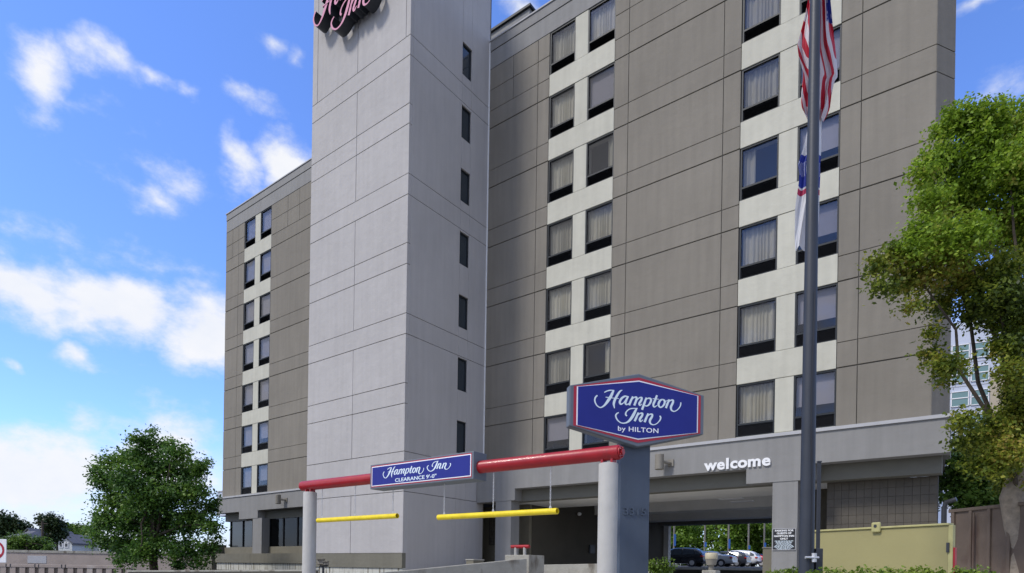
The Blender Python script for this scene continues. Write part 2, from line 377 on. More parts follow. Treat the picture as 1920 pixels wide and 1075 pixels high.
def column(u0, u1, m=TAUPE, extra=()):
    for i in range(len(zc) - 1):
        if i < 2 and extra:
            br = [u0] + [e for e in extra if not (isinstance(e, tuple) and i > 0)] + [u1]
            br = [e[0] if isinstance(e, tuple) else e for e in br]
        else: br = [u0, u1]
        for a, c in zip(br[:-1], br[1:]): panel(a, c, zc[i + 1], zc[i], m, g=.010, gt=gl(i), gb=gl(i + 1), ch=.007)
back = MB()
def backing(u0, u1, z0=4.0, z1=ZB + 1.0): back.box(u0, u1, VF + .035, 22.4, z0, z1)
# left wing
column(-41.22, -39.58, extra=(-40.35,)); column(-39.58, -38.85); column(-35.67, -24.3, extra=(-33.88, -32.66, -31.2))
backing(-41.15, -38.87); backing(-35.65, -24.3)
# right wing
column(-17.96, -15.27, extra=(-16.6,)); column(-15.27, -14.68); backing(-18.3, -14.70)
column(-11.59, -10.98); column(-10.98, -7.31, extra=((-9.82,),)); column(-7.31, -6.71); backing(-11.57, -6.73)
column(-3.637, -3.057); column(-3.057, -1.158); backing(-3.62, -1.2)
# angled corner and the flank behind it
cA, cB = Vector((-1.158, VF, 0)), Vector((-.745, 22.02, 0)); cX = (cB - cA).normalized(); cN = Vector((cX.y, -cX.x, 0)); cl = (cB - cA).length
for i in range(len(zc) - 1):
    b = MB(); b.fbox(cA, cX, UP, cN, .0, cl, zc[i + 1] + GAP, zc[i] - GAP, -.07, 0, .0); b.build('corner_panel', TAUPE, hotel)
back.add([(-1.2, VF + .04, 4), (-.80, 22.03, 4), (-1.7, 41.5, 4), (-2.4, 41.5, 4), (-2.4, 22.3, 4), (-1.2, VF + .04, ZB + 1), (-.80, 22.03, ZB + 1), (-1.7, 41.5, ZB + 1), (-2.4, 41.5, ZB + 1), (-2.4, 22.3, ZB + 1)],
         [(0, 4, 3, 2, 1), (5, 6, 7, 8, 9), (0, 1, 6, 5), (1, 2, 7, 6), (2, 3, 8, 7), (3, 4, 9, 8), (4, 0, 5, 9)])
back.build('wall_backing', JOINT, hotel)
# parapet
for (a, c) in ((-41.22, -24.3), (-17.98, -1.158)):
    panel(a, c, ZB, ZB + .80, FASCIA, 'parapet_band', v=VF - .004)
    panel(a, c, ZB + .80, ZB + 1.25, FASCIA, 'parapet_cap', v=VF - .02, th=.4)
    b = MB(); b.box(a - .03, c, VF - .06, VF + .4, ZB + 1.25, ZB + 1.31); b.build('coping', LEDGE, hotel)
b = MB(); b.fbox(cA, cX, UP, cN, 0, cl, ZB, ZB + 1.28, -.3, 0); b.build('parapet_band', FASCIA, hotel)
b = MB(); b.box(-41.2, -41.0, VF + .1, 41.5, 4.4, ZB + 1.25); b.build('end_wall', TAUPE, hotel)
# penthouse on the roof
p0 = pix(993, 15, v=25.2); b = MB(); b.box(p0.x - 5, p0.x, 25.2, 29, ZB, p0.z); b.build('penthouse_wall', FASCIA, hotel)
b = MB(); b.box(p0.x - 5.1, p0.x + .12, 25.08, 29.1, p0.z, p0.z + .12); b.build('penthouse_roof', FRAME, hotel)

# windows of the rooms
def make_window(w, parent, first=None):
    """local frame: x from the left edge, z from the top, y into the wall"""
    h = 1.79
    r = bpy.data.objects.new('window', None)
    b = MB(); t = .048
    for q in ((0, t, -h, 0), (w - t, w, -h, 0), (t, w - t, -t, 0), (t, w - t, -h, -h + t * .8), (t, w - t, -h + .40, -h + .46)): b.box(q[0], q[1], .03, .16, q[2], q[3])
    fr = b.mesh('window', FRAME)
    b = MB(); b.box(t, w - t, .075, .09, -h + .46, -t); pane = b.mesh('pane', GLASS)
    b = MB(); b.box(t, w - t, .09, .14, -h + t * .8, -h + .40)
    for i in range(9): zz = -h + .065 + i * .036; b.add([(t + .02, .055, zz), (w - t - .02, .055, zz), (w - t - .02, .09, zz + .02), (t + .02, .09, zz + .02)], [(0, 1, 2, 3)])
    vent = b.mesh('vent_grille', BLACKV)
    cs = []
    def curtain(x0, x1, zt, nm):
        n = max(6, int((x1 - x0) * 90)); pts = []; f = []
        for i in range(n + 1):
            x = x0 + (x1 - x0) * i / n; ph = x * 46 + 2.2 * math.sin(x * 9)
            for z, am in ((zt, .026), (-h + .9, .036), (-h + .30, .042)): pts.append((x + .006 * math.sin(ph * .5), .24 + am * math.sin(ph), z))
        for i in range(n):
            for j in range(2): f.append((i * 3 + j, i * 3 + j + 1, (i + 1) * 3 + j + 1, (i + 1) * 3 + j))
        bb = MB(); bb.add(pts, f); return bb.mesh(nm, CURT, smooth=True)
    cs.append(curtain(t, w - t, -.05, 'curtain'))
    cs.append(curtain(t, w * .36, -.05, 'curtain'))
    cs.append(curtain(w * .72, w - t, -.05, 'curtain'))
    bb = MB(); bb.box(t, w - t, .2, .21, -1.0, -.03); cs.append(bb.mesh('blind', BLIND))
    bb = MB(); bb.box(t, w - t, .2, .21, -1.32, -.03); cs.append(bb.mesh('blind', BLIND))
    return fr, pane, vent, cs
WW = 1.235
wm = make_window(WW, None)
def place_window(u, zt, kind):
    fr, pane, vent, cs = wm
    o = bpy.data.objects.new('window', fr); COL.objects.link(o); o.parent = hotel
    o.location = Vector((u, VF, zt)) - Vector(WLOC[hotel.name])
    def ch(nm, me):
        c = bpy.data.objects.new(nm, me); COL.objects.link(c); c.parent = o
    ch('pane', pane); ch('vent_grille', vent)
    if kind == 5: ch('curtain', cs[1]); ch('curtain', cs[2])
    elif kind in (0, 1, 2): ch('curtain', cs[kind])
    elif kind in (3, 4): ch('blind', cs[kind])
cols = {'A': (-38.80, [4] * 7), 'B': (-36.94, [4, 4, 4, 4, 4, 3, 3]), 'C': (-14.66, [0, 0, 0, 0, 0, 0, 3]), 'D': (-12.82, [0, 4, 2, 0, 0, 2, 2]),  # the blind in D's second row stands in for a grey reflection
        'E': (-6.69, [0, 0, 0, 1, 0, 0, 0]), 'F': (-4.87, [3, 4, 4, 3, 3, 3, 3])}
for c, (u0, kinds) in cols.items():
    for k in range(7): place_window(u0, ZB - .005 - FL * k, kinds[k])
# cream panels round them
for (z0, z1, wa, wb) in ((-38.85, -35.67, -38.80, -36.94), (-14.68, -11.59, -14.66, -12.82), (-6.71, -3.637, -6.69, -4.87)):
    for k in range(7):
        top = ZB - FL * k; bot = top - 1.79
        panel(wa + WW + .0, wb, bot, top - .0, CREAM, 'pier_panel', v=VF + .012, th=.42, g=.004)
        nb = ZB - FL * (k + 1) if k < 6 else 4.50
        if bot - nb > .1: panel(z0, z1, nb, bot, CREAM, 'spandrel_panel', v=VF, th=.42, g=.006)
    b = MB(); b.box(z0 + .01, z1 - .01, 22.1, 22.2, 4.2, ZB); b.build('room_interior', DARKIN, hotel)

# stair tower
UL, UR, VT = -24.428, -17.979, 16.541
def tpan(a, c, z0, z1, m=TOWER, g=GAP * .8, name='tower_panel', th=.16): panel(a, c, z0, z1, m, name, v=VT, th=th, g=g, ch=.006)
mid = -21.22
tz = [27.0, 20.91, 20.12, 18.22, 17.43, 15.47, 14.65, 12.75, 11.93, 9.99, 9.18, 7.26, 6.45, 4.57, 3.0, .565]
for i in range(len(tz) - 1):
    z1, z0 = tz[i], tz[i + 1]
    if i == 0: br = [UL, -24.05, mid, -18.25, UR]
    elif i in (1, 5, 9, 13): br = [UL, UR]
    else: br = [UL, mid, UR]
    for a, c in zip(br[:-1], br[1:]): tpan(a, c, z0, z1)
b = MB(); b.box(UL - .01, UR, VT - .03, VT + .16, -.02, .565); b.build('base_band', TAUPE2, hotel)
b = MB(); b.box(UL - .01, UR, VT + .02, VT + .16, -1.5, -.02); b.build('tower_base', STAINC, hotel)
SL = [(22.705 - 2.72 * k, 21.32 - 2.72 * k) for k in range(7)]
def span(v0, v1, z0, z1, name='tower_side_panel', m=TOWER, g=.010):
    b = MB(); b.fbox(Vector((UR, 0, 0)), V_, UP, U, v0 + g * .4, v1 - g * .4, z0 + g, z1 - g, -.16, 0, .004); b.build(name, m, hotel)
sz = [27.0, 20.91, 20.12, 15.47, 14.65, 9.99, 9.18, 4.57, 3.0, -1.5]
for i in range(len(sz) - 1):
    span(VT + .155, 19.555, sz[i + 1], sz[i]); span(20.155, VF + .02, sz[i + 1], sz[i])
zz = [27.0]
for t_, b_ in SL: zz += [t_, b_]
zz += [-1.5]
for i in range(0, len(zz) - 1, 2):
    cuts = [zz[i]] + [q for q in sz[1:-1] if zz[i + 1] + .05 < q < zz[i] - .05] + [zz[i + 1]]
    for a, c in zip(cuts[:-1], cuts[1:]): span(19.555, 20.155, c, a)
for t_, b_ in SL:
    b = MB(); t = .05
    o_ = Vector((UR, 0, 0))
    for q in ((19.56, 19.56 + t, b_, t_), (20.15 - t, 20.15, b_, t_), (19.56 + t, 20.15 - t, t_ - t, t_), (19.56 + t, 20.15 - t, b_, b_ + t)): b.fbox(o_, V_, UP, U, q[0], q[1], q[2], q[3], -.13, -.05)
    w_ = b.build('slit_window', FRAME, hotel)
    b = MB(); b.fbox(o_, V_, UP, U, 19.56 + t, 20.15 - t, b_ + t, t_ - t, -.11, -.10); b.build('pane', GLASSD, w_)
# metal flashing where tower meets the wing
b = MB(); b.box(UR, UR + .05, VF - .03, VF, 4.5, ZB + 1.3); b.build('corner_flashing', WHITE, hotel)

# podium fascia
def fbox(u0, u1, z0, z1, m, name, v0=VP, v1=None): 
    b = MB(); b.box(u0, u1, v0, v1 if v1 else v0 + .45, z0, z1); return b.build(name, m, hotel)
ZT, ZBt, ZD = 4.42, 3.45, 2.955; VHD = 21.42
for (a, c) in ((-41.03, -24.44), (-17.97, -.692)):
    fbox(a, c, ZBt, ZT, FASCIA, 'fascia')
    b = MB(); b.box(a - .03, c + .03, VP - .05, VF + .06, ZT, ZT + .10); b.build('fascia_ledge', LEDGE, hotel)
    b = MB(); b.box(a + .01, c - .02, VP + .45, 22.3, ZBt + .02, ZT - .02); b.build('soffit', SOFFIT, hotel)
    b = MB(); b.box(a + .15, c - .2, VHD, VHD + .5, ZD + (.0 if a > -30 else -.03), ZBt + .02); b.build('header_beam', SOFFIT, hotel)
for (a, c) in ((-38.18, -35.96), (-17.95, -15.82), (-6.195, -4.1)):
    fbox(a, c, ZD, ZBt - .001, FASCIA, 'fascia_drop', v1=VHD - .003)
# columns
def pcol(u0, u1, v0=VP + .02, v1=VP + .62, top=ZD + .001, m=FASCIA, z0=-1.5):
    b = MB(); b.box(u0, u1, v0, v1, z0, top); return b.build('column', m, hotel)
uc0 = pix(1447, 1000, v=VP).x; pcol(uc0, uc0 + .76)
ub0 = pix(928, 1000, v=VP).x; ub1 = pix(957, 1000, v=VP).x; pcol(ub0, ub1)
ul0 = pix(473, 1000, v=VP).x; ul1 = pix(490, 1000, v=VP).x; pcol(ul0, ul1, z0=.15)
# porte cochere ceiling with deep coffers, side wall
VBK = 38.
b = MB(); b.box(-18, -1.6, VHD + .5, VBK, 3.5, 3.95); b.build('ceiling', BEAMG, hotel)
for (v0, v1, m_) in ((VHD + .5, 24.6, BEAMG), (28.6, 29.6, BEAMG), (33.6, 34.6, BEAMG), (37, VBK, SOFFIT)):
    b = MB(); b.box(-17.9, -1.7, v0, v1, ZD + .01, 3.499); b.build('ceiling_beam', m_, hotel)
for (px_, py_) in ((1385, 934), (1405, 939)):
    q = pix(px_, py_, z=ZD); b = MB(); b.box(q.x - .8, q.x + .1, q.y, q.y + .35, ZD - .012, ZD + .02); b.build('ceiling_light', WHITE, hotel)
us_ = pix(1249, 1000, v=VBK).x
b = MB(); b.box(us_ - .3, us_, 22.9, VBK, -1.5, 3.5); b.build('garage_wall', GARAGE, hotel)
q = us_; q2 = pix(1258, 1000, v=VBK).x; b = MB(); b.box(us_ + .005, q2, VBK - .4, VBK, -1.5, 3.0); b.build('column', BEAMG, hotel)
q = pix(1083, 964, u=us_); b = MB(); b.lathe([(.06, -.09), (.11, -.03), (.11, .04), (.05, .08)], q + U * .1, 14); b.build('dome_camera', WHITE, hotel, smooth=True)
q = pix(1108, 1030, u=us_); b = MB(); b.box(us_, us_ + .1, q.y - .25, q.y + .25, q.z - .22, q.z + .22); b.build('panel_box', DKMET, hotel)
# brown return wall and block lattice left of the garage column
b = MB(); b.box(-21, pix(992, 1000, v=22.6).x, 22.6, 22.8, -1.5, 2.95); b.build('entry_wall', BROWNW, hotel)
x0, x1 = pix(915, 1000, v=22.5).x, pix(929, 1000, v=22.5).x; zt_, zb2 = pix(920, 972, v=22.5).z, pix(920, 1022, v=22.5).z
b = MB(); b.box(x0, x1 + .5, 22.56, 22.6, zb2, zt_); fr = b.build('glass_block_window', GROUT, hotel)
nb = 8; s_ = (zt_ - zb2) / nb
for i in range(nb):
    for j in range(3):
        b = MB(); b.fbox(Vector((0, 22.56, 0)), U, UP, -V_, x0 + j * s_ * .95 + .015, x0 + (j + 1) * s_ * .95 - .015, zb2 + i * s_ + .015, zb2 + (i + 1) * s_ - .015, 0, .03, .012); b.build('glass_block', GARAGE, fr)
# tiled wall at the right
VTL = 21.93; tl, trr = pix(1550, 950, v=VTL).x, -1.0
b = MB(); b.box(tl, trr, VTL + .03, VTL + .4, -1.5, ZD - .002); b.build('tile_backing', GROUT, hotel)
nc = 14; tw_ = (trr - tl) / nc; th_ = .27
for i in range(nc):
    for j in range(12):
        z1 = ZD - j * th_
        b = MB(); b.fbox(Vector((0, VTL + .03, 0)), U, UP, -V_, tl + i * tw_ + .003, tl + (i + 1) * tw_ - .003, z1 - th_ + .003, z1 - .003, 0, .012, .003); b.build('wall_tile', TILE, hotel)
b = MB(); b.box(-4.9, tl + .02, 23.5, 23.7, -1.5, 2.96); b.build('inner_wall', GARAGE, hotel)
b = MB(); b.tube([(trr + .16, 21.9, -1.5), (trr + .16, 21.9, 1.95), (trr + .2, 21.86, 2.15), (trr + .45, 21.8, 2.22)], .07, 10); b.build('drain_pipe', DKMET, hotel, smooth=True)
# glazed ground floor of the left wing
VW = 21.46
def storefront(xa, xb, mull, y0, y1):
    a, c = pix(xa, 1000, v=VW).x, (pix(xb, 1000, v=VW).x if xb < 566 else -24.6)
    zt, zb = pix(xa, y0, v=VW).z, pix(xa, y1, v=VW).z
    b = MB(); t = .07; ms = [a] + [pix(q, 1000, v=VW).x for q in mull] + [c]
    if c > -25: ms = ms[:-1] + [ms[-2] + 1.75, ms[-2] + 3.5, ms[-2] + 5.2, c]
    b.box(a, c, VW, VW + .12, zt, zt + t * 1.3); b.box(a, c, VW, VW + .12, zb - t, zb)
    for q in ms: b.box(q - t / 2, q + t / 2, VW - .01, VW + .13, zb, zt)
    w_ = b.build('storefront_window', FRAME, hotel)
    for p, q in zip(ms[:-1], ms[1:]): b = MB(); b.box(p + t / 2, q - t / 2, VW + .05, VW + .07, zb, zt); b.build('pane', GLASS2, w_)
    return zt, zb
zt, zb = storefront(432, 473.5, [455], 977.5, 1026)
storefront(489, 600, [505, 530.5, 557], 974.5, 1025.5)
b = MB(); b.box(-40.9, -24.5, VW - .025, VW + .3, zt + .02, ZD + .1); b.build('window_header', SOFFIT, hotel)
b = MB(); b.box(-40.9, -24.5, VW - .06, VW + .3, .6, zb - .02); b.build('window_sill_wall', BROWNW, hotel)
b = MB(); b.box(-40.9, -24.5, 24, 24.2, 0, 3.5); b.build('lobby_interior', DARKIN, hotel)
for a, c in ((-41.0, ul0 + .0), (ul0 + .01, -24.44)):
    b = MB(); b.box(a, c - .012, VP - .12, VW, .15, .74); b.build('ledge_panel', TAUPE2, hotel)
    b = MB(); b.box(a, c - .03, VP - .02, VW, -.32, .148); b.build('base_panel', STAINC, hotel)
b = MB(); b.box(-41, -24.44, VP + .15, VW, -1.5, -.32); b.build('base_wall', BARKD, hotel)
q = pix(421, 1000, v=VP - .2)
b = MB(); b.box(-42.2, -41.02, VP - .3, VP + .7, -1.5, 1.35); b.build('end_block', TAUPE2, hotel)
# wall lamps
def wall_lamp(px_, py_, label):
    q = pix(px_, py_, v=VP - .38); t = thing('wall_lamp', q, label, 'lamp', 'cylinder wall lamps on the fascia')
    s = .46
    b = MB(); b.lathe([(.16 * s * 2, -.27), (.17 * s * 2, -.26), (.17 * s * 2, .26), (.16 * s * 2, .27)], q, 20); b.build('lamp_shade', TAN, t, smooth=True)
    b = MB(); b.tube([q + Vector((.12, .05, 0)), q + Vector((.24, .2, -.02)), q + Vector((.27, .36, -.02))], .055, 10); b.build('arm', TAN, t, smooth=True)
    b = MB(); b.box(q.x + .18, q.x + .38, q.y + .33, q.y + .38, q.z - .13, q.z + .11); b.build('wall_plate', TAN, t)
wall_lamp(1236.5, 866.5, 'tan cylinder wall lamp on the grey fascia right of the navy hotel sign')
wall_lamp(521.5, 936.5, 'tan cylinder wall lamp on the grey fascia of the left wing')

# ------------------------------------------------------------ lettering
def txt(body, size, frame, m, parent, name='lettering', depth=.01, bold=0., align='CENTER', sx=1., spacing=1., world=True, base=False):
    o, X, Y, N = frame
    cu = bpy.data.curves.new('t', 'FONT'); cu.body = body; cu.size = size; cu.align_x = align; cu.align_y = 'BOTTOM_BASELINE' if base else 'CENTER'; cu.offset = bold; cu.space_character = spacing
    cu.resolution_u = 4
    ob = bpy.data.objects.new('t', cu); COL.objects.link(ob)
    bpy.context.view_layer.update()
    me0 = bpy.data.meshes.new_from_object(ob.evaluated_get(bpy.context.evaluated_depsgraph_get()))
    bpy.data.objects.remove(ob)
    vs_ = [Vector(v.co) for v in me0.vertices]; fs = [tuple(p.vertices) for p in me0.polygons]
    # boundary edges for the sides
    cnt = {}
    for f in fs:
        for i in range(len(f)):
            e = (f[i], f[(i + 1) % len(f)]); cnt[frozenset(e)] = cnt.get(frozenset(e), []) + [e]
    b = MB(); n = len(vs_)
    P = lambda v, d: o + X * (v.x * sx) + Y * v.y + N * d
    b.v = [tuple(P(v, depth)) for v in vs_] + [tuple(P(v, 0)) for v in vs_]
    for f in fs: b.face(f)
    for es in cnt.values():
        if len(es) == 1: a, c = es[0]; b.face((c, a, a + n, c + n))
    return b.build(name, m, parent, world=world)

SCRIPT = {
 'H': [[(250,135,18),(300,105,22),(370,84,22),(450,80,12)], [(445,80,20),(425,110,42),(385,200,56),(330,290,56),(260,385,38),(180,436,22),(105,400,23),(62,315,28),(72,245,30),(112,200,26)],
       [(614,66,12),(568,92,32),(510,180,46),(465,270,48),(445,350,44),(462,436,14)], [(280,226,16),(400,234,13),(545,238,11)]],
 'a': [[(730,188,18),(665,186,34),(600,235,44),(566,305,44),(590,345,34),(640,318,18),(700,235,16)], [(738,180,30),(700,255,44),(682,318,42),(708,348,24),(765,312,12)]],
 'm': [[(832,178,32),(792,270,45),(758,357,42)], [(800,262,12),(855,200,22),(905,190,36),(905,240,44),(864,357,42)], [(908,262,12),(962,200,22),(1015,192,36),(1005,245,44),(966,312,42),(982,347,26),(1020,316,12)]],
 'p': [[(1112,184,34),(1072,300,46),(1026,432,44)], [(1085,258,12),(1138,200,22),(1198,202,38),(1206,252,42),(1165,325,34),(1112,352,24),(1078,338,14)]],
 't': [[(1332,124,38),(1292,230,46),(1258,318,42),(1280,362,26),(1340,324,12)], [(1242,197,13),(1370,201,13)]],
 'o': [[(1448,198,26),(1395,232,44),(1366,308,44),(1398,360,30),(1450,342,32),(1492,278,42),(1490,222,38),(1448,198,26)], [(1500,250,12),(1560,206,14)]],
 'n': [[(1592,192,32),(1555,280,45),(1522,370,42)], [(1560,272,12),(1615,212,22),(1668,204,36),(1668,250,44),(1630,340,46),(1642,405,34),(1700,426,20),(1770,388,20),(1826,312,22),(1838,238,22)]],
 'I': [[(716,576,28),(690,540,32),(712,480,24),(790,425,22),(935,407,12)], [(925,410,16),(900,440,40),(862,520,54),(810,610,54),(750,680,40),(680,716,26),(600,716,22),(528,668,25),(488,590,30),(508,540,27),(550,514,18)]],
 'n1': [[(952,492,32),(912,590,45),(876,668,42)], [(918,582,12),(975,515,22),(1032,504,36),(1028,552,44),(982,628,44),(1000,668,28),(1050,632,12)]],
 'n2': [[(1155,498,32),(1117,590,45),(1082,677,42)], [(1122,585,12),(1180,520,22),(1236,514,36),(1234,560,44),(1192,640,46),(1208,700,32),(1270,720,18),(1340,690,18),(1402,620,25),(1416,565,30),(1396,532,24)]]}
def stroke_mesh(b, strokes, fn, depth, step=.0015, dd=None):
    """ribbons with round ends; fn(x, y, d) -> point"""
    for si, st in enumerate(strokes):
        P = [np.array(p, float) for p in st]; Q = [2 * P[0] - P[1]] + P + [2 * P[-1] - P[-2]]; pts = []
        for i in range(1, len(Q) - 2):
            for t in np.linspace(0, 1, 7)[:-1]:
                p = .5 * ((2 * Q[i]) + (-Q[i - 1] + Q[i + 1]) * t + (2 * Q[i - 1] - 5 * Q[i] + 4 * Q[i + 1] - Q[i + 2]) * t * t + (-Q[i - 1] + 3 * Q[i] - 3 * Q[i + 1] + Q[i + 2]) * t ** 3)
                pts.append(p)
        pts.append(P[-1]); L_, R_ = [], []
        for i, p in enumerate(pts):
            d = pts[min(i + 1, len(pts) - 1)][:2] - pts[max(i - 1, 0)][:2]; d = d / (np.linalg.norm(d) + 1e-9); nn = np.array((-d[1], d[0]))
            w = max(p[2], 6) / 2; L_.append(p[:2] + nn * w); R_.append(p[:2] - nn * w)
        n = len(pts); dep = depth + si * step; base = len(b.v)
        for q in L_ + R_: b.v.append(tuple(fn(q[0], q[1], dep)))
        for q in L_ + R_: b.v.append(tuple(fn(q[0], q[1], 0)))
        m_ = 2 * n; b.cm = 0
        for i in range(n - 1):
            b.face((base + i, base + i + 1, base + n + i + 1, base + n + i))
        b.cm = 1 if dd else 0
        for i in range(n - 1):
            b.face((base + i + 1, base + i, base + m_ + i, base + m_ + i + 1)); b.face((base + n + i, base + n + i + 1, base + m_ + n + i + 1, base + m_ + n + i))
        b.face((base, base + n, base + m_ + n, base + m_)); b.face((base + n - 1, base + 2 * n - 1, base + m_ + 2 * n - 1, base + m_ + n - 1)[::-1])
        b.cm = 0
# roof sign: separate channel letters standing off the tower
rs = thing('channel_letter_sign', (-21.2, VT - .1, 22), 'pink faced script letters with deep dark sides high on the stair tower', 'sign')
VS = VT - .55
pa, pb = pix(597, 47, v=VS), pix(631, 57, v=VS)
k_ = (pb.x - pa.x) / 430.
def rfn(x, y, d): return Vector((pa.x + (x - 180) * k_, VT - .12 - d, pa.z - (y - 436) * k_))
for nm, st in SCRIPT.items():
    b = MB(); stroke_mesh(b, st, rfn, .43, .006, True); b.build('letter', [PINK, LETS], rs)
b = MB(); b.tube([rfn(200, 300, 0) + Vector((0, .06, 0)), rfn(1600, 300, 0) + Vector((0, .06, 0))], .05, 8)
b.tube([rfn(550, 600, 0) + Vector((0, .06, 0)), rfn(1300, 600, 0) + Vector((0, .06, 0))], .05, 8); b.build('raceway', LETS, rs, smooth=True)
# welcome
wl = thing('welcome_lettering', pix(1384, 870, v=VP), 'white lowercase welcome letters on the grey fascia', 'lettering')
p0, p1 = pix(1322, 876, v=VP), pix(1446, 862, v=VP)
wid = [.95, .66, .36, .62, .68, 1.05, .66]; tot = sum(wid); x = p0.x; W_ = p1.x - p0.x
for ch_, w_ in zip('welcome', wid):
    ww = W_ * w_ / tot
    txt(ch_, .50, (Vector((x + ww / 2, VP - .005, (p0.z + p1.z) / 2 - .15)), U, UP, -V_), WHITE, wl, 'letter', .05, .016, sx=1.12, align='CENTER', base=True); x += ww
# parking notice on the column
c0, c1 = pix(1449, 1031, v=VP), pix(1491.5, 991.5, v=VP)
ps = thing('parking_notice', ((c0.x + c1.x) / 2, VP, (c0.z + c1.z) / 2), 'black parking notice with white words on the grey column', 'sign')
b = MB(); b.box(c0.x, c1.x, VP - .005, VP + .018, c0.z, c1.z); b.build('panel', BLACKV, ps)
b = MB()
for q in ((c0.x - .015, c0.x, c0.z - .015, c1.z + .015), (c1.x, c1.x + .015, c0.z - .015, c1.z + .015), (c0.x, c1.x, c0.z - .015, c0.z), (c0.x, c1.x, c1.z, c1.z + .015)): b.box(q[0], q[1], VP - .012, VP + .018, q[2], q[3])
b.build('frame', LEDGE, ps)
H_ = c1.z - c0.z; mx_ = (c0.x + c1.x) / 2
for i, t in enumerate(('PARKING FOR', 'GUESTS OF', 'HAMPTON INN', 'ONLY')):
    txt(t, .078, (Vector((mx_, VP - .006, c1.z - .055 - i * .087)), U, UP, -V_), WHITE, ps, 'lettering', .003, .003, sx=1.12)
for i, w_ in enumerate((.56, .48, .5, .4, .46, .54, .6, .5, .42, .36)):
    b = MB(); z = c1.z - .385 - i * .031; xx = mx_ - w_ / 2; r = random.Random(i)
    while xx < mx_ + w_ / 2:
        l_ = r.uniform(.03, .09); b.box(xx, min(xx + l_, mx_ + w_ / 2), VP - .008, VP - .0055, z - .008, z + .008); xx += l_ + .018
    b.build('small_print', SIGNL, ps)

# ------------------------------------------------------------ clearance gantry
g0 = pix(1163, 848, Y=10.05); VB = g0.y; ZBm = g0.z
g1 = pix(567, 912, v=VB)
ZBm2 = g1.z; print('beam z', ZBm, ZBm2)
zb_at = lambda u: ZBm + (ZBm2 - ZBm) * (u - g0.x) / (g1.x - g0.x)
ga = thing('clearance_gantry', (g0.x - .2, VB, GZ), 'red horizontal pipe on two pale round posts across the driveway entrance', 'gantry')
R_ = .121
b = MB(); b.tube([(g1.x, VB, ZBm2), (g1.x + .02, VB, ZBm2), (g0.x - .02, VB, ZBm), (g0.x, VB, ZBm)], [R_ * .8, R_, R_, R_ * .9], 32); b.build('beam', RED, ga, smooth=True)
for (ux, zz_) in ((g0.x, ZBm),):
    b = MB(); b.tube([(ux, VB, zz_), (ux + .025, VB, zz_)], .098, 24); b.tube([(ux + .025, VB, zz_), (ux + .06, VB, zz_)], .05, 16)
    for k in range(5): a = k * 1.257; b.tube([(ux + .02, VB + .075 * math.cos(a), zz_ + .075 * math.sin(a)), (ux + .045, VB + .075 * math.cos(a), zz_ + .075 * math.sin(a))], .012, 8)
    b.build('end_cap', RED, ga, smooth=True)
for (px_, py_) in ((1140.5, 900), (581, 960)):
    q = pix(px_, py_, v=VB); zt_ = zb_at(q.x) - R_ - .05
    b = MB(); b.lathe([(.162, GZ), (.162, zt_ - .015), (.15, zt_)], (q.x, VB, 0), 32); b.build('post', POSTC, ga, smooth=True)
    b = MB()
    for dx in (-.09, .09): b.box(q.x + dx - .02, q.x + dx + .02, VB - .07, VB + .07, zt_, zt_ + .1)
    b.build('bracket', RED, ga)
cs = thing('clearance_sign', ((pix(790, 890, v=VB - .22)).x, VB, 2), 'navy box sign with white script and clearance height on the red pipe', 'sign')
VC = VB - .2
a0, a1 = pix(694.3, 893, v=VC), pix(888, 873, v=VC); zt1, zb1 = pix(888, 846.7, v=VC).z, pix(888, 900, v=VC).z; zt0, zb0 = pix(694.3, 871.7, v=VC).z, pix(694.3, 916, v=VC).z
print('csign', a0, a1, zt1, zb1, zt0, zb0)
zt_, zb_ = (zt0 + zt1) / 2, (zb0 + zb1) / 2
b = MB(); b.box(a0.x, a1.x, VC, VB + .19, zb_, zt_); b.build('cabinet', SIGNG, cs, bev=.008)
fx0, fx1 = a0.x + .045, a1.x - .045
b = MB(); b.box(fx0, fx1, VC - .004, VC + .01, zb_ + .035, zt_ - .03); b.build('border', SIGNR, cs)
b = MB(); b.box(fx0 + .015, fx1 - .015, VC - .008, VC + .01, zb_ + .055, zt_ - .05); b.build('inner_border', SIGNW, cs)
b = MB(); b.box(fx0 + .035, fx1 - .035, VC - .012, VC + .01, zb_ + .073, zt_ - .068); b.build('sign_face', NAVY, cs)
Wf = fx1 - fx0; s1 = Wf * .445 / 1790
cxm = fx0 + Wf * .132
def cfn(ox, oy): return lambda x, y, d: Vector((cxm + (x - 45 + ox) * s1 * .96, VC - .0125 - d, zb_ + (zt_ - zb_) * .80 - (y - 66 + oy) * s1 * .82))
b = MB()
for k in 'Hampton': stroke_mesh(b, SCRIPT[k], cfn(0, 0), .002, .0004)
b.build('script_lettering', SIGNL, cs)
b = MB()
for k in ('I', 'n1', 'n2'): stroke_mesh(b, SCRIPT[k], cfn(1490, -340), .002, .0004)
b.build('script_lettering', SIGNL, cs)
txt("CLEARANCE 9'-0\"", .105, (Vector((fx0 + Wf * .475, VC - .0125, zb_ + (zt_ - zb_) * .245)), U, UP, -V_), SIGNL, cs, 'clearance_lettering', .003, .0015, sx=1.5)
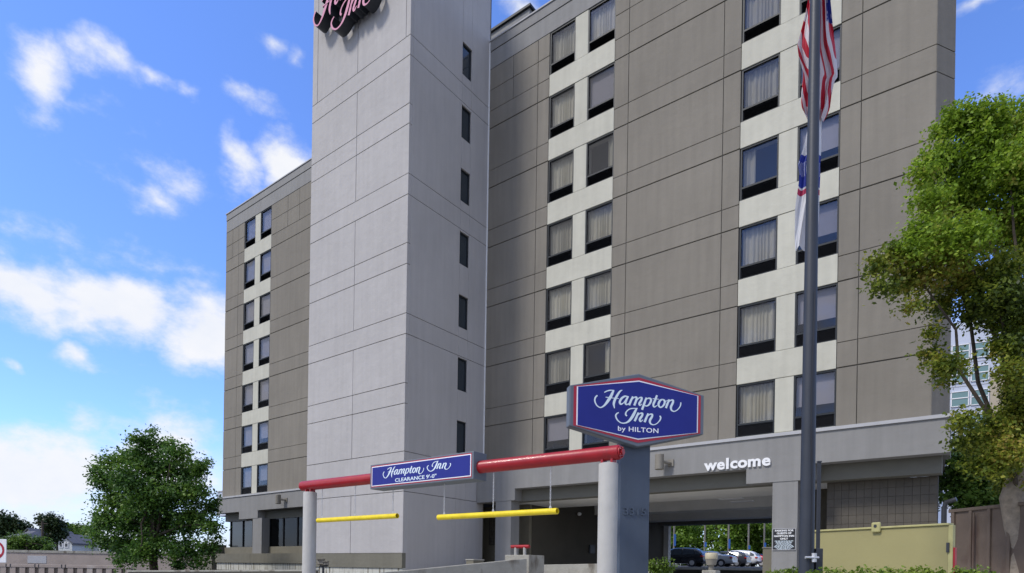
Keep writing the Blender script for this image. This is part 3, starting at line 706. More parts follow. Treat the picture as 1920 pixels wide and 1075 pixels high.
# hanging yellow bars with chains
def hang_bar(xa, ya, xb, yb, chains, label):
    a, c = pix(xa, ya, v=VB), pix(xb, yb, v=VB); c.z = a.z = (a.z + c.z) / 2
    t = thing('clearance_bar', a, label, 'hanging bar', 'yellow clearance bars hung from the gantry')
    n = 24; r = .056; b = MB()
    b.tube([a, c], r, n, caps=False); b.tube([c, c - U * .3], r * .82, n, caps=False); b.tube([a, a + U * .3], r * .82, n, caps=False)
    for e in (a, c):
        for k in range(n):
            k2 = (k + 1) % n; f = lambda q, rr: e + Vector((0, math.cos(2 * math.pi * q / n) * rr, math.sin(2 * math.pi * q / n) * rr))
            b.quad(f(k, r), f(k2, r), f(k2, r * .82), f(k, r * .82))
    b.build('bar', YEL, t, smooth=True)
    for cx_ in chains:
        q = pix(cx_, 940, v=VB); x = q.x; zt_ = zb_at(x) - R_ + .005; zb_ = a.z + r - .01
        b = MB(); nl = int((zt_ - zb_) / .036)
        for i in range(nl):
            z = zb_ + (i + .5) * (zt_ - zb_) / nl; L_ = (zt_ - zb_) / nl * .62
            ax = Vector((1, 0, 0)) if i % 2 else Vector((0, 1, 0))
            ring = [Vector((x, VB, z)) + ax * (.011 * math.cos(th)) + UP * (L_ * math.sin(th)) for th in np.linspace(0, 2 * math.pi, 9)]
            b.tube(ring, .0045, 5, caps=False)
        ring = [Vector((x, VB, zb_ + .012)) + U * (.02 * math.cos(th)) + UP * (.034 * math.sin(th)) for th in np.linspace(0, 2 * math.pi, 13)]
        b.tube(ring, .008, 6, caps=False)
        b.build('chain', GALV, t, smooth=True)
hang_bar(822, 970, 1045, 959, (833, 925, 1032), 'yellow bar on three chains hanging nearest the navy sign post')
hang_bar(596, 975, 745, 969, (604, 666, 737), 'yellow bar on three chains hanging beside the left gantry post')

# ------------------------------------------------------------ main hexagonal sign on its post
HA = math.radians(11.5)
hx = RIGHT * math.cos(HA) + FWD * math.sin(HA); hn = RIGHT * math.sin(HA) - FWD * math.cos(HA)
hc = pix(1197, 769.5, Y=11)
hs = thing('hotel_sign', (hc.x, hc.y, GZ), 'navy hexagonal hotel sign with red border on a slate post', 'sign')
hf = lambda x, y, d: hc + hx * x + UP * y + hn * d
HW, H1, H2 = 1.285, .355, .662
hexp = lambda e: [(-HW + e, -H1 + e * .13 + e * .0), (0, -H2 + e * 1.03), (HW - e, -H1 + e * .13), (HW - e, H1 - e * .13), (0, H2 - e * 1.03), (-HW + e, H1 - e * .13)]
b = MB(); b.prism(hexp(0), hf, -.19, -.02); b.build('cabinet', SIGNG, hs, bev=.012)
b = MB(); b.prism(hexp(.01), hf, -.02, 0); b.build('cabinet_rim', SIGNG, hs, bev=.01)
b = MB(); b.prism(hexp(.075), hf, -.01, .004); b.build('border', SIGNR, hs)
b = MB(); b.prism(hexp(.128), hf, -.01, .008); b.build('inner_border', SIGNW, hs)
b = MB(); b.prism(hexp(.150), hf, -.01, .012); b.build('sign_face', NAVY, hs)
S_ = 11 / FP / 10.667 * 1.0
def hfn(x, y, d):
    return hf((x - 957) * S_ * 1.03, -((y - 442) - .012 * (x - 957)) * S_ + .0, .0125 + d)
for word in (list('Hampton'), ['I', 'n1', 'n2']):
    b = MB()
    for i, k in enumerate(word): stroke_mesh(b, SCRIPT[k], hfn, .002 + .0001 * i, .0005)
    b.build('script_lettering', SIGNL, hs)
txt('by HILTON', .118, (hf(.0, -.355, .0125), hx, UP, hn), SIGNW, hs, 'small_lettering', .003, .0012, sx=1.28, spacing=1.08)
# post
pc = pix(1191, 900, Y=11.15); po = lambda x, y, d: pc + hx * x + UP * y + hn * d
b = MB(); zt_ = hc.z - .42 - pc.z
b.fbox(Vector((pc.x, pc.y, 0)), hx, UP, hn, -.285, .285, GZ, hc.z - .42, -.20, .0); b.build('post', SIGNP, hs, bev=.012)
q = pix(1191, 960, Y=11.15)
txt('3315', .20, (Vector((pc.x, pc.y, q.z)) + hn * .0, hx, UP, hn), SIGNP, hs, 'house_number', .02, .002, sx=1.15)

# ------------------------------------------------------------ flagpole and flags
pb_ = pix(1512, 1060, Y=7.0); fx, fy = pb_.x, pb_.y
fp = thing('flagpole', (fx, fy, GZ), 'dark tapered flagpole standing in front of the hotel entrance', 'flagpole')
b = MB(); b.tube([(fx, fy, GZ), (fx, fy, GZ + .6), (fx, fy, 3), (fx, fy, 6.5), (fx, fy, 9.5)], [.086, .084, .071, .055, .04], 28); b.build('pole', POLE, fp, smooth=True)
b = MB(); b.lathe([(.01, 9.5), (.06, 9.53), (.08, 9.6), (.06, 9.67), (.01, 9.7)], (fx, fy, 0), 16); b.build('finial', YEL, fp, smooth=True)
b = MB(); qq = [Vector((fx, fy, 0)) - FWD * .085 + RIGHT * (.0 + .012 * math.sin(z * 2.3)) + UP * z for z in np.linspace(.05, 3.2, 9)]
b.tube(qq, .004, 5); b.build('halyard', BLACKV, fp, smooth=True)
b = MB(); c_ = Vector((fx, fy, pix(1512, 1046, Y=7).z))
b.tube([c_ - FWD * .095 - RIGHT * .06, c_ - FWD * .1 + RIGHT * .09], .014, 8); b.tube([c_ - FWD * .08 + RIGHT * .045 - UP * .05, c_ - FWD * .08 + RIGHT * .045 + UP * .05], .03, 10); b.build('cleat', GALV, fp, smooth=True)
b = MB(); c_ = Vector((fx, fy, 0)) + RIGHT * .115; b.fbox(c_ + UP * pix(1530, 1065, Y=7).z, RIGHT, UP, -FWD, -.03, .05, -.16, .22, -.06, .05); b.build('control_box', DKMET, fp, bev=.008)

def cloth(name, rows, Z0, mats, parent, amp=.05, nf=3.2, uvf=None, seed=0):
    """rows: (y, x left, x right) in the photo, hung at depth Z0"""
    ys = [r[0] for r in rows]; n = 60; ns = 56; b = MB(); uv = []
    for j in range(n + 1):
        y = ys[0] + (ys[-1] - ys[0]) * j / n
        l = np.interp(y, ys, [r[1] for r in rows]); r_ = np.interp(y, ys, [r[2] for r in rows])
        for i in range(ns + 1):
            s = i / ns; ph = s * nf * 2 * math.pi + 1.2 * math.sin(j * .09 + seed) + .5 * math.sin(s * 9 + j * .2)
            d = amp * math.sin(ph) + .4 * amp * math.sin(ph * 2.3 + j * .13)
            b.v.append(tuple(pix(l + (r_ - l) * (s + .016 * math.sin(ph * 1.7) * math.sin(math.pi * s)), y + 5 * math.sin(ph) * (j / n), Y=Z0 + d))); uv.append((s, j / n))
    for j in range(n):
        for i in range(ns):
            a = j * (ns + 1) + i; b.f.append((a, a + 1, a + ns + 2, a + ns + 1)); b.mi.append(0)
    o = b.build(name, mats, parent, smooth=180)
    me = o.data; ul = me.uv_layers.new(name='UVMap')
    li = np.zeros(len(me.loops), int); me.loops.foreach_get('vertex_index', li); arr = np.array(uv)[li]; ul.data.foreach_set('uv', arr.ravel()); return o
def flag_mat(name, kind):
    m = bpy.data.materials.new(name); m.use_nodes = True; nt = m.node_tree; N = nt.nodes; L = nt.links; b = N['Principled BSDF']; b.inputs['Roughness'].default_value = .7
    uvn = N.new('ShaderNodeUVMap'); sp = N.new('ShaderNodeSeparateXYZ'); L.new(uvn.outputs[0], sp.inputs[0]); s, t = sp.outputs[0], sp.outputs[1]
    def mth(op, a, b_=None, c=None):
        o = N.new('ShaderNodeMath'); o.operation = op
        for i, q in enumerate((a, b_, c)):
            if q is None: continue
            if isinstance(q, (int, float)): o.inputs[i].default_value = q
            else: L.new(q, o.inputs[i])
        return o.outputs[0]
    def mix(f, a, c):
        o = N.new('ShaderNodeMix'); o.data_type = 'RGBA'; L.new(f, o.inputs[0])
        for i, q in ((6, a), (7, c)):
            if isinstance(q, tuple): o.inputs[i].default_value = (*q, 1)
            else: L.new(q, o.inputs[i])
        return o.outputs[2]
    WH, RD, BL = (.72, .68, .70), (.52, .02, .045), (.03, .04, .25)
    if kind == 'us':
        # stripes fall steeply down the right, slant across the left
        nz = N.new('ShaderNodeTexNoise'); nz.inputs['Scale'].default_value = 2.5; L.new(uvn.outputs[0], nz.inputs[0])
        left = mth('LESS_THAN', s, .42)
        c1 = mth('ADD', mth('MULTIPLY', t, 8.5), mth('MULTIPLY', s, -3.5)); c2 = mth('ADD', mth('MULTIPLY', s, 4.6), mth('MULTIPLY', t, -2.6))
        cc = mth('ADD', mth('MULTIPLY', c1, left), mth('MULTIPLY', c2, mth('SUBTRACT', 1, left)))
        cc = mth('ADD', cc, mth('MULTIPLY', nz.outputs[0], 1.6))
        st = mth('GREATER_THAN', mth('FRACT', cc), .5); col = mix(st, WH, RD)
        can = mth('MULTIPLY', mth('GREATER_THAN', s, .80), mth('LESS_THAN', t, .56))
        vo = N.new('ShaderNodeTexVoronoi'); vo.inputs['Scale'].default_value = 22; L.new(uvn.outputs[0], vo.inputs[0])
        sb = mix(mth('LESS_THAN', vo.outputs[0], .28), BL, WH); col = mix(can, col, sb)
    else:
        blu = mth('MULTIPLY', mth('GREATER_THAN', t, .33), mth('LESS_THAN', t, .56)); col = mix(blu, (.74, .74, .76), (.03, .05, .33))
        wv = N.new('ShaderNodeTexWave'); wv.inputs['Scale'].default_value = 5; wv.inputs['Distortion'].default_value = 9; L.new(uvn.outputs[0], wv.inputs[0])
        sc_ = mth('MULTIPLY', mth('MULTIPLY', mth('GREATER_THAN', t, .38), mth('LESS_THAN', t, .48)), mth('GREATER_THAN', wv.outputs[1], .86)); col = mix(sc_, col, (.7, .74, .8))
        rd = mth('MULTIPLY', mth('GREATER_THAN', t, .575), mth('LESS_THAN', t, .615)); col = mix(rd, col, (.5, .05, .12))
    L.new(col, b.inputs['Base Color']); tr = N.new('ShaderNodeBsdfTranslucent'); L.new(col, tr.inputs[0]); mx = N.new('ShaderNodeMixShader'); mx.inputs[0].default_value = .35
    L.new(b.outputs[0], mx.inputs[1]); L.new(tr.outputs[0], mx.inputs[2]); L.new(mx.outputs[0], N['Material Output'].inputs[0]); return m
us_rows = [(-190, 1531, 1541), (-120, 1520, 1556), (-40, 1516, 1557), (0, 1515, 1557), (30, 1509, 1560), (60, 1501, 1563), (85, 1495, 1566), (105, 1497, 1568), (140, 1506, 1571), (150, 1506, 1564), (175, 1503, 1559), (200, 1502, 1556), (212, 1505, 1551), (224, 1514, 1544)]
o = cloth('american_flag', us_rows, 7.16, flag_mat('striped_flag_cloth', 'us'), None, .045, 3.4); o.location = (0, 0, 0)
props(o, 'limp red and white striped flag with blue canton on the flagpole', 'flag')
hf_rows = [(205, 1519, 1540), (230, 1517, 1541), (280, 1506, 1540), (310, 1496, 1538), (330, 1499, 1538), (350, 1497, 1537), (390, 1491, 1536), (440, 1490, 1533), (466, 1491, 1526)]
o = cloth('house_flag', hf_rows, 7.15, flag_mat('white_flag_cloth', 'h'), None, .03, 2.3, seed=2)
props(o, 'limp white flag with a blue emblem hanging below the striped flag', 'flag')
# thin dark post behind it
q = pix(1534, 1000, Y=7.9); tp = thing('slim_post', (q.x, q.y, GZ), 'slim dark square post close behind the flagpole', 'post')
b = MB(); b.fbox(Vector((q.x, q.y, 0)), RIGHT, UP, -FWD, -.018, .018, GZ, pix(1534, 867, Y=7.9).z, -.018, .018); b.build('shaft', DKMET, tp)
b = MB(); b.fbox(Vector((q.x, q.y, 0)), RIGHT, UP, -FWD, -.024, .024, pix(1534, 867, Y=7.9).z, pix(1534, 865, Y=7.9).z, -.024, .024); b.build('cap', DKMET, tp)

# ------------------------------------------------------------ olive gate and steel container
A_, B_ = pix(1527, 996, Y=10.6), pix(1779, 979, Y=8.75); A_.z = B_.z = (A_.z + B_.z) / 2
ox = (B_ - A_).normalized(); on = Vector((ox.y, -ox.x, 0)); ol = (B_ - A_).length
oc = thing('steel_gate', (A_.x, A_.y, GZ), 'large olive yellow steel gate below the brown tiled wall', 'gate')
O_ = Vector((A_.x, A_.y, 0)); zt_ = A_.z
b = MB(); b.fbox(O_, ox, UP, on, 0, ol, GZ, zt_ - .03, -.10, 0); b.build('body', OLIVE, oc, bev=.01)
b = MB(); b.fbox(O_, ox, UP, on, -.01, ol + .01, zt_ - .03, zt_, -.12, .025); b.build('lid', OLIVE2, oc, bev=.006)
b = MB(); b.fbox(O_, ox, UP, on, ol, ol + .06, GZ, zt_ - .03, -.06, .01); b.build('hinge_post', OLIVE2, oc, bev=.005)
for zz_ in (-.42, -1.0): b = MB(); b.fbox(O_, ox, UP, on, ol - .015, ol + .02, zt_ + zz_, zt_ + zz_ + .14, 0, .03); b.build('hinge', DKMET, oc)
hx0 = (pix(1635, 990, Y=9.7) - A_).dot(ox); b = MB(); b.fbox(O_, ox, UP, on, hx0, hx0 + .14, zt_ - .09, zt_ + .07, .0, .05); h_ = b.build('hasp', OLIVE2, oc, bev=.02)
b = MB(); cc = O_ + ox * (hx0 + .07) + UP * (zt_ + .01); b.tube([cc + on * .05, cc + on * .056], .025, 14); b.build('keyhole', DKMET, h_)
b = MB(); b.fbox(O_, ox, UP, on, ol + .062, ol + .085, GZ, zt_ - .35, -.05, .0); b.build('red_reflector', RED, oc)
ct0, ct1 = pix(1783, 962, Y=13.4), pix(1960, 945, Y=11.4); cxn = (ct1 - ct0); cxn.z = 0; cl_ = cxn.length; cxn.normalize(); cnn = Vector((cxn.y, -cxn.x, 0))
cn = thing('steel_container', (ct0.x, ct0.y, GZ), 'rusty brown ribbed steel container behind the pale tree trunk', 'container')
O_ = Vector((ct0.x, ct0.y, 0)); b = MB(); b.fbox(O_, cxn, UP, cnn, 0, cl_, GZ, ct0.z, -2.4, 0); b.build('box_wall', RUST, cn)
b = MB(); b.fbox(O_, cxn, UP, cnn, -.03, cl_, ct0.z, ct0.z + .07, -2.4, .04); b.build('top_rail', RUST, cn, bev=.01)
for k in range(6): xx = .05 + k * .42; b = MB(); b.fbox(O_, cxn, UP, cnn, xx, xx + .07, GZ, ct0.z, 0, .045); b.build('rib', RUST, cn, bev=.01)
b = MB(); b.tube([O_ + cxn * .62 + cnn * .07 + UP * GZ, O_ + cxn * .62 + cnn * .07 + UP * (ct0.z - .05)], .018, 8); b.build('locking_bar', RUST, cn, smooth=True)

# ------------------------------------------------------------ foliage
def crown(name, clumps, n, size, m, parent, spread=.32, flat=.75, kind=None, twig=None, sparse=1.0):
    """clumps: (centre, radius); sprays of leaves near each clump's surface"""
    cs_ = np.array([tuple(c) for c, r in clumps]); rs_ = np.array([r for c, r in clumps]); wts = rs_ ** 2; wts /= wts.sum()
    per = 16; ns = max(1, n // per)
    ci = RNG.choice(len(clumps), ns, p=wts)
    d = RNG.normal(size=(ns, 3)); d /= np.linalg.norm(d, axis=1)[:, None]
    rr = rs_[ci] * (RNG.random(ns) ** .42) * (1 + .18 * RNG.normal(size=ns))
    sp_ = cs_[ci] + d * rr[:, None] * np.array([1, 1, flat])
    sd = d + RNG.normal(size=(ns, 3)) * .5; sd[:, 2] += .1; sd /= np.linalg.norm(sd, axis=1)[:, None]
    L_ = (twig or size * 4.5)
    t = RNG.random((ns, per)); off = sd[:, None, :] * (t[..., None] - .5) * L_ + RNG.normal(size=(ns, per, 3)) * L_ * spread * .5
    pos = (sp_[:, None, :] + off).reshape(-1, 3); N_ = len(pos)
    nr = RNG.normal(size=(N_, 3)) * .75; nr[:, 2] += .8; nr += np.repeat(sd, per, 0) * .5; nr /= np.linalg.norm(nr, axis=1)[:, None]
    ax = RNG.normal(size=(N_, 3)); ax -= nr * (ax * nr).sum(1)[:, None]; ax /= np.linalg.norm(ax, axis=1)[:, None]; bx_ = np.cross(nr, ax)
    sz_ = size * (.6 + .8 * RNG.random(N_))[:, None]
    v = np.stack([pos - ax * sz_ * .5, pos + bx_ * sz_ * .32 + nr * sz_ * .08 - ax * sz_ * .05, pos + ax * sz_ * .5, pos - bx_ * sz_ * .32 + nr * sz_ * .08 - ax * sz_ * .05], 1).reshape(-1, 3)
    base = Vector(WLOC.get(parent.name, (0, 0, 0))) if parent else Vector((0, 0, 0))
    v = v - np.array(tuple(base))
    me = bpy.data.meshes.new(name); me.vertices.add(len(v)); me.vertices.foreach_set('co', v.astype(np.float32).ravel())
    me.loops.add(N_ * 4); me.loops.foreach_set('vertex_index', np.arange(N_ * 4, dtype=np.int32)); me.polygons.add(N_)
    me.polygons.foreach_set('loop_start', np.arange(0, N_ * 4, 4, dtype=np.int32)); me.polygons.foreach_set('loop_total', np.full(N_, 4, np.int32))
    me.update(calc_edges=True); me.materials.append(m)
    o = bpy.data.objects.new(name, me); COL.objects.link(o)
    if parent: o.parent = parent
    return o
def limbs(b, p0, targets, r0, wob=.12, seed=1, n=8):
    r = random.Random(seed)
    for (tgt, frac, rr) in targets:
        s = Vector(p0[0]).lerp(Vector(p0[1]), frac); tgt = Vector(tgt); L_ = (tgt - s).length; pts = []
        for i in range(7):
            t = i / 6; q = s.lerp(tgt, t); q.z += L_ * .10 * math.sin(math.pi * t); q += Vector((r.uniform(-1, 1), r.uniform(-1, 1), r.uniform(-1, 1))) * L_ * wob * .35 * math.sin(math.pi * t)
            pts.append(q)
        b.tube(pts, [rr * (1 - .8 * i / 6) for i in range(7)], n, caps=False)
def px_clumps(lst, Y, jit, seed):
    r = random.Random(seed); out = []
    for (x, y, rp) in lst:
        R = rp * Y / FP; out.append((pix(x, y, Y=Y + r.uniform(-1, 1) * jit), R))
    return out
LEAF_R = leaf_mat('bright_tree_leaves', [(.055, .095, .01), (.12, .20, .016), (.21, .34, .025), (.34, .46, .05), (.34, .30, .06)], .45)
LEAF_L = leaf_mat('dark_tree_leaves', [(.03, .075, .02), (.065, .15, .028), (.12, .23, .035), (.21, .33, .05)], .42)
LEAF_B = leaf_mat('background_leaves', [(.03, .06, .01), (.07, .14, .02), (.13, .23, .03), (.2, .3, .05)], .35)
LEAF_D = leaf_mat('far_dark_leaves', [(.015, .03, .01), (.03, .055, .014), (.06, .09, .02)], .2)
LEAF_S = leaf_mat('sunlit_grove_leaves', [(.07, .13, .015), (.13, .24, .025), (.22, .36, .05), (.32, .45, .09)], .45)
LEAF_Y = leaf_mat('hedge_leaves', [(.05, .09, .01), (.11, .19, .02), (.2, .28, .03), (.28, .34, .05)], .35)

def tree(name, label, base_px, Y, lst, jit, nleaf, lsize, lm, bm, trunk_r, trunk_top, seed, group=None, gzv=GZ, nl=7, twig=None, lr=.42):
    bp_ = pix(base_px[0], base_px[1], Y=Y); base = Vector((bp_.x, bp_.y, gzv))
    t = thing(name, base, label, 'tree', group); cl = px_clumps(lst, Y, jit, seed)
    top = pix(trunk_top[0], trunk_top[1], Y=Y); b = MB(); r = random.Random(seed)
    pts = [base.lerp(top, i / 6) + Vector((r.uniform(-1, 1), r.uniform(-1, 1), 0)) * trunk_r * .5 * math.sin(math.pi * i / 6) for i in range(7)]
    rad = [trunk_r * (1.45 if i == 0 else 1) * (1 - .6 * i / 6) for i in range(7)]
    b.tube(pts, rad, 14, caps=False)
    big = sorted(cl, key=lambda c: -c[1])[:nl * 2]; r.shuffle(big)
    b.build('trunk', bm, t, smooth=True)
    lb = MB(); limbs(lb, (pts[2], pts[6]), [(c, r.uniform(.1, .95), trunk_r * lr) for c, R in big[:nl]], trunk_r, seed=seed); lb.build('limbs', BARKD, t, smooth=True)
    crown('crown', cl, nleaf, lsize, lm, t, twig=twig); return t
# the tall tree at the right edge
RT = [(1850,235,48),(1800,228,34),(1905,240,55),(1765,245,18),(1830,300,60),(1760,300,36),(1735,325,24),(1890,320,60),(1800,370,58),(1745,380,34),(1870,420,62),(1800,450,50),(1735,440,34),(1710,470,26),
      (1680,480,28),(1645,500,22),(1652,535,20),(1690,530,30),(1740,510,42),(1800,520,45),(1860,520,50),(1910,500,50),(1715,575,20),(1765,570,30),(1830,585,38),(1900,590,45),(1745,625,14),
      (1745,665,20),(1775,685,26),(1795,690,18),(1770,715,14),(1890,650,30),(1925,640,40),(1918,700,36),(1908,745,24),(1860,800,30),(1810,790,22),(1880,800,40),(1840,830,34),(1800,832,16),(1900,850,38),(1860,878,28),(1915,900,26),(1835,868,22),(1900,915,26),(1880,880,24),(1870,560,45),(1905,600,45),(1900,645,28),(1915,665,36),(1915,740,34),(1905,790,38),(1895,835,38),(1850,815,28),(1920,880,32),(1890,900,26),(1905,700,30),(1960,750,60),(1960,400,80),(1960,560,80),(1960,280,70)]
LEAF_O = leaf_mat('olive_bronze_leaves', [(.03, .05, .008), (.07, .11, .012), (.15, .20, .02), (.27, .30, .035), (.33, .24, .05)], .4)
st_ = tree('shade_tree', 'large bright green tree with pale trunk at the right edge', (1906, 1075), 12.0, [q for q in RT if q[1] < 480], .9, 60000, .076, LEAF_R, BARK, .29, (1925, 640), 5, nl=7, twig=.34, lr=.17)
crown('lower_crown', px_clumps([q for q in RT if q[1] >= 450], 11.8, .8, 6), 60000, .074, LEAF_O, st_, twig=.34)
# the tree left of the hotel
LT = [(285,815,9),(278,832,22),(250,822,12),(315,838,20),(330,850,22),(268,862,34),(235,858,16),(202,868,16),(178,886,10),(198,900,26),(240,895,34),(300,880,36),(345,885,32),(375,878,16),(222,935,40),(280,930,46),(335,928,42),(372,922,24),
      (200,972,26),(182,990,16),(245,978,42),(305,982,46),(360,975,36),(392,955,16),(398,985,18),(408,1012,9),(190,1012,20),(232,1022,34),(290,1022,34),(262,1040,22),(345,1030,34),(385,1028,20),(232,1050,14),(335,1058,14),(372,1058,14),(402,940,10)]
tree('round_tree', 'full dark green tree standing left of the hotel', (289, 1075), 33, LT + [(284,806,6),(283,800,3),(222,862,8),(186,876,7),(172,900,5),(352,846,8),(388,868,7),(415,960,6),(178,965,7),(172,1002,7)], 1.6, 50000, .15, LEAF_L, BARKD, .24, (287, 900), 9, nl=12, twig=.75)
# lighter tree behind the container, and a faint one above
BT = [(1830,890,45),(1800,900,35),(1860,900,40),(1815,860,36),(1850,855,30),(1795,935,26),(1840,940,40),(1890,920,40),(1785,880,16),(1905,870,40)]
tree('young_tree', 'light green leafy tree behind the steel container', (1840, 1075), 24, BT, 1.0, 16000, .16, LEAF_B, BARKD, .14, (1835, 900), 3, nl=6)
# hedges in front
def hedge(name, label, x0, x1, yt, Y, n, seed):
    cl = []; r = random.Random(seed); k = int((x1 - x0) / 16)
    for i in range(k + 1):
        x = x0 + (x1 - x0) * i / k; top = pix(x, yt(x) + r.uniform(0, 5), Y=Y).z
        c = pix(x, 1075, Y=Y + r.uniform(-.2, .2)); rr = .17
        for zz_ in (top - rr * .8, top - .4, top - .75): cl.append((Vector((c.x, c.y, zz_ + .02)), rr if zz_ > top - .3 else .24))
    c = pix((x0 + x1) / 2, 1075, Y=Y); t = thing(name, (c.x, c.y, GZ), label, 'hedge')
    b = MB()
    for q, rr in cl[::6]: b.tube([(q.x, q.y, GZ), (q.x + .05, q.y, q.z)], .02, 6)
    b.build('stems', BARKD, t, smooth=True); crown('foliage', cl, n, .035, LEAF_Y, t, flat=.7, twig=.09)
hedge('clipped_hedge', 'low bright green hedge in front of the olive gate', 1535, 1850, lambda x: 1066 + abs(x - 1690) * .01, 6.4, 60000, 1)
hedge('clipped_hedge', 'small bright green hedge left of the flagpole foot', 1445, 1505, lambda x: 1074 - (x - 1440) * .18, 8.5, 24000, 2)
cl = px_clumps([(1240, 1066, 12), (1222, 1064, 8), (1255, 1068, 8), (1236, 1080, 16), (1225, 1056, 4), (1245, 1056, 4)], 13, .2, 4)
q = pix(1238, 1075, Y=13); t = thing('small_shrub', (q.x, q.y, -1.4), 'sparse pale green shrub at the foot of the sign post', 'shrub'); crown('foliage', cl, 1600, .06, LEAF_Y, t)
b = MB()
for c, r_ in cl: b.tube([(q.x, q.y, -1.4), tuple(c)], .01, 5)
b.build('stems', BARKD, t)

# ------------------------------------------------------------ walls and small things in front of the hotel
def wall_between(name, label, p0, p1, top0, top1, th, m, z0=GZ, cap=None, cat='wall'):
    a, c = Vector((p0.x, p0.y, 0)), Vector((p1.x, p1.y, 0)); X = (c - a).normalized(); N_ = Vector((X.y, -X.x, 0)); l = (c - a).length
    t = thing(name, (a.x, a.y, z0), label, cat)
    b = MB(); P = lambda x, z, n: a + X * x + UP * z + N_ * n
    b.add([P(0, z0, 0), P(l, z0, 0), P(l, top1, 0), P(0, top0, 0), P(0, z0, -th), P(l, z0, -th), P(l, top1, -th), P(0, top0, -th)], [(0, 1, 2, 3), (5, 4, 7, 6), (3, 2, 6, 7), (1, 5, 6, 2), (4, 0, 3, 7), (0, 4, 5, 1)])
    b.build('wall_body', m, t, bev=.015)
    if cap:
        b = MB(); b.add([P(-.02, top0 + e, s) for e in (0, .05) for s in (.03, -th - .03)] + [P(l + .02, top1 + e, s) for e in (0, .05) for s in (.03, -th - .03)], [(0, 2, 3, 1), (4, 5, 7, 6), (0, 4, 6, 2), (1, 3, 7, 5), (2, 6, 7, 3), (0, 1, 5, 4)])
        b.build('coping', cap, t)
    return t
a, c = pix(690, 1077, Y=15.5), pix(988, 1047.5, Y=17.5)
wall_between('ramp_wall', 'sloping weathered concrete wall beside the garage ramp', a, c, a.z, c.z, .25, CONC)
a, c = pix(989, 1041, Y=18.3), pix(996, 1041, Y=18.3)
t = thing('wall_pier', (c.x, c.y, GZ), 'squat concrete pier under the small red pipe rail', 'pier')
b = MB(); b.box(pix(957, 1041, Y=19).x, c.x, c.y - .1, c.y + .7, GZ, pix(975, 1041, Y=18.6).z); b.build('block', CONC, t, bev=.015)
q0, q1 = pix(959, 1026, Y=19), pix(993, 1024.5, Y=18.6); zz_ = (q0.z + q1.z) / 2
t2 = thing('red_rail', (q0.x, q0.y, zz_ - .3), 'short red pipe rail on two pale legs beside the garage', 'rail')
b = MB(); b.tube([(q0.x, c.y + .2, zz_), (q1.x, c.y + .2, zz_)], .055, 16); b.build('pipe', RED, t2, smooth=True)
for f in (.25, .75):
    x = q0.x + (q1.x - q0.x) * f; b = MB(); b.tube([(x, c.y + .2, pix(975, 1041, Y=18.6).z), (x, c.y + .2, zz_)], .05, 14); b.build('leg', POSTC, t2, smooth=True)
t = thing('low_box', pix(885, 1060, Y=19.5), 'brown utility box at the foot of the tower side', 'utility box')
a, c = pix(874, 1051, Y=19.5), pix(897, 1049, Y=19.5)
b = MB(); b.box(a.x, c.x, a.y, a.y + .5, GZ, a.z); b.build('housing', BROWNW, t, bev=.01); b = MB(); b.box(a.x - .02, c.x + .02, a.y - .02, a.y + .52, a.z, a.z + .04); b.build('lid', CONC, t, bev=.01)
a, c = pix(998, 1059.5, Y=21.3), pix(1240, 1055, Y=19.2)
wall_between('garage_kerb_wall', 'low pale kerb wall across the garage mouth', a, c, a.z, c.z, .3, CONC)
a, c = pix(240, 1072.5, Y=21), pix(585, 1071.5, Y=17)
wall_between('front_wall', 'long low brown concrete wall left of the gantry post', a, c, a.z, c.z, .25, BROWNW, cap=CONC)
# twin floodlight
q = pix(606, 1062, Y=15.8); t = thing('twin_floodlight', (q.x, q.y, GZ), 'twin dark floodlights on a short stake by the left gantry post', 'floodlight')
b = MB(); b.tube([(q.x, q.y, GZ), (q.x, q.y, q.z - .02)], .03, 10); b.tube([pix(599, 1062, Y=15.8), pix(615, 1061, Y=15.8)], .02, 8); b.build('stake', DKMET, t, smooth=True)
for (x, y, w, h) in ((601.5, 1053.5, .16, .14), (611.5, 1056.5, .10, .10)):
    c = pix(x, y, Y=15.8); b = MB(); b.fbox(c, RIGHT, (UP + FWD * .25).normalized(), (-FWD + UP * .25).normalized(), -w / 2, w / 2, -h / 2, h / 2, -.08, .05); b.fbox(c, RIGHT, UP, -FWD, -w / 2 - .01, w / 2 + .01, h / 2 - .01, h / 2 + .01, -.08, .1); b.build('lamp_head', TAN, t)
    b = MB(); b.tube([c - UP * h / 2, c - UP * (h / 2 + .06)], .015, 8); b.build('yoke', DKMET, t)
# bollard lamp
q = pix(1333.5, 1060, Y=14); t = thing('bollard_lamp', (q.x, q.y, -1.3), 'tan cylindrical bollard lamp in front of the parked cars', 'lamp')
zt_ = pix(1333, 1037, Y=14).z; r_ = .138
b = MB(); b.lathe([(r_ * .97, q.z + .14), (r_, q.z + .15), (r_, zt_ - .02), (r_ * .9, zt_)], (q.x, q.y, 0), 24); b.build('lamp_shade', mat('pale_tan_shade', (.5, .44, .3), .6, .08, 8), t, smooth=True)
b = MB(); b.lathe([(r_ * .75, q.z), (r_ * .95, q.z + .14)], (q.x, q.y, 0), 24); b.build('lower_shade', TAN, t, smooth=True)
b = MB(); b.lathe([(.06, -1.3), (.06, q.z)], (q.x, q.y, 0), 16); b.build('stem', TAN, t, smooth=True)
zq = pix(1333, 1069.5, Y=14).z; b = MB(); b.box(q.x - .16, q.x + .16, q.y - .16, q.y + .16, -1.4, zq); b.build('pedestal', CONC, t, bev=.02)
a, c = pix(1430, 1026, v=22.2), pix(1447, 1025, v=22.2)
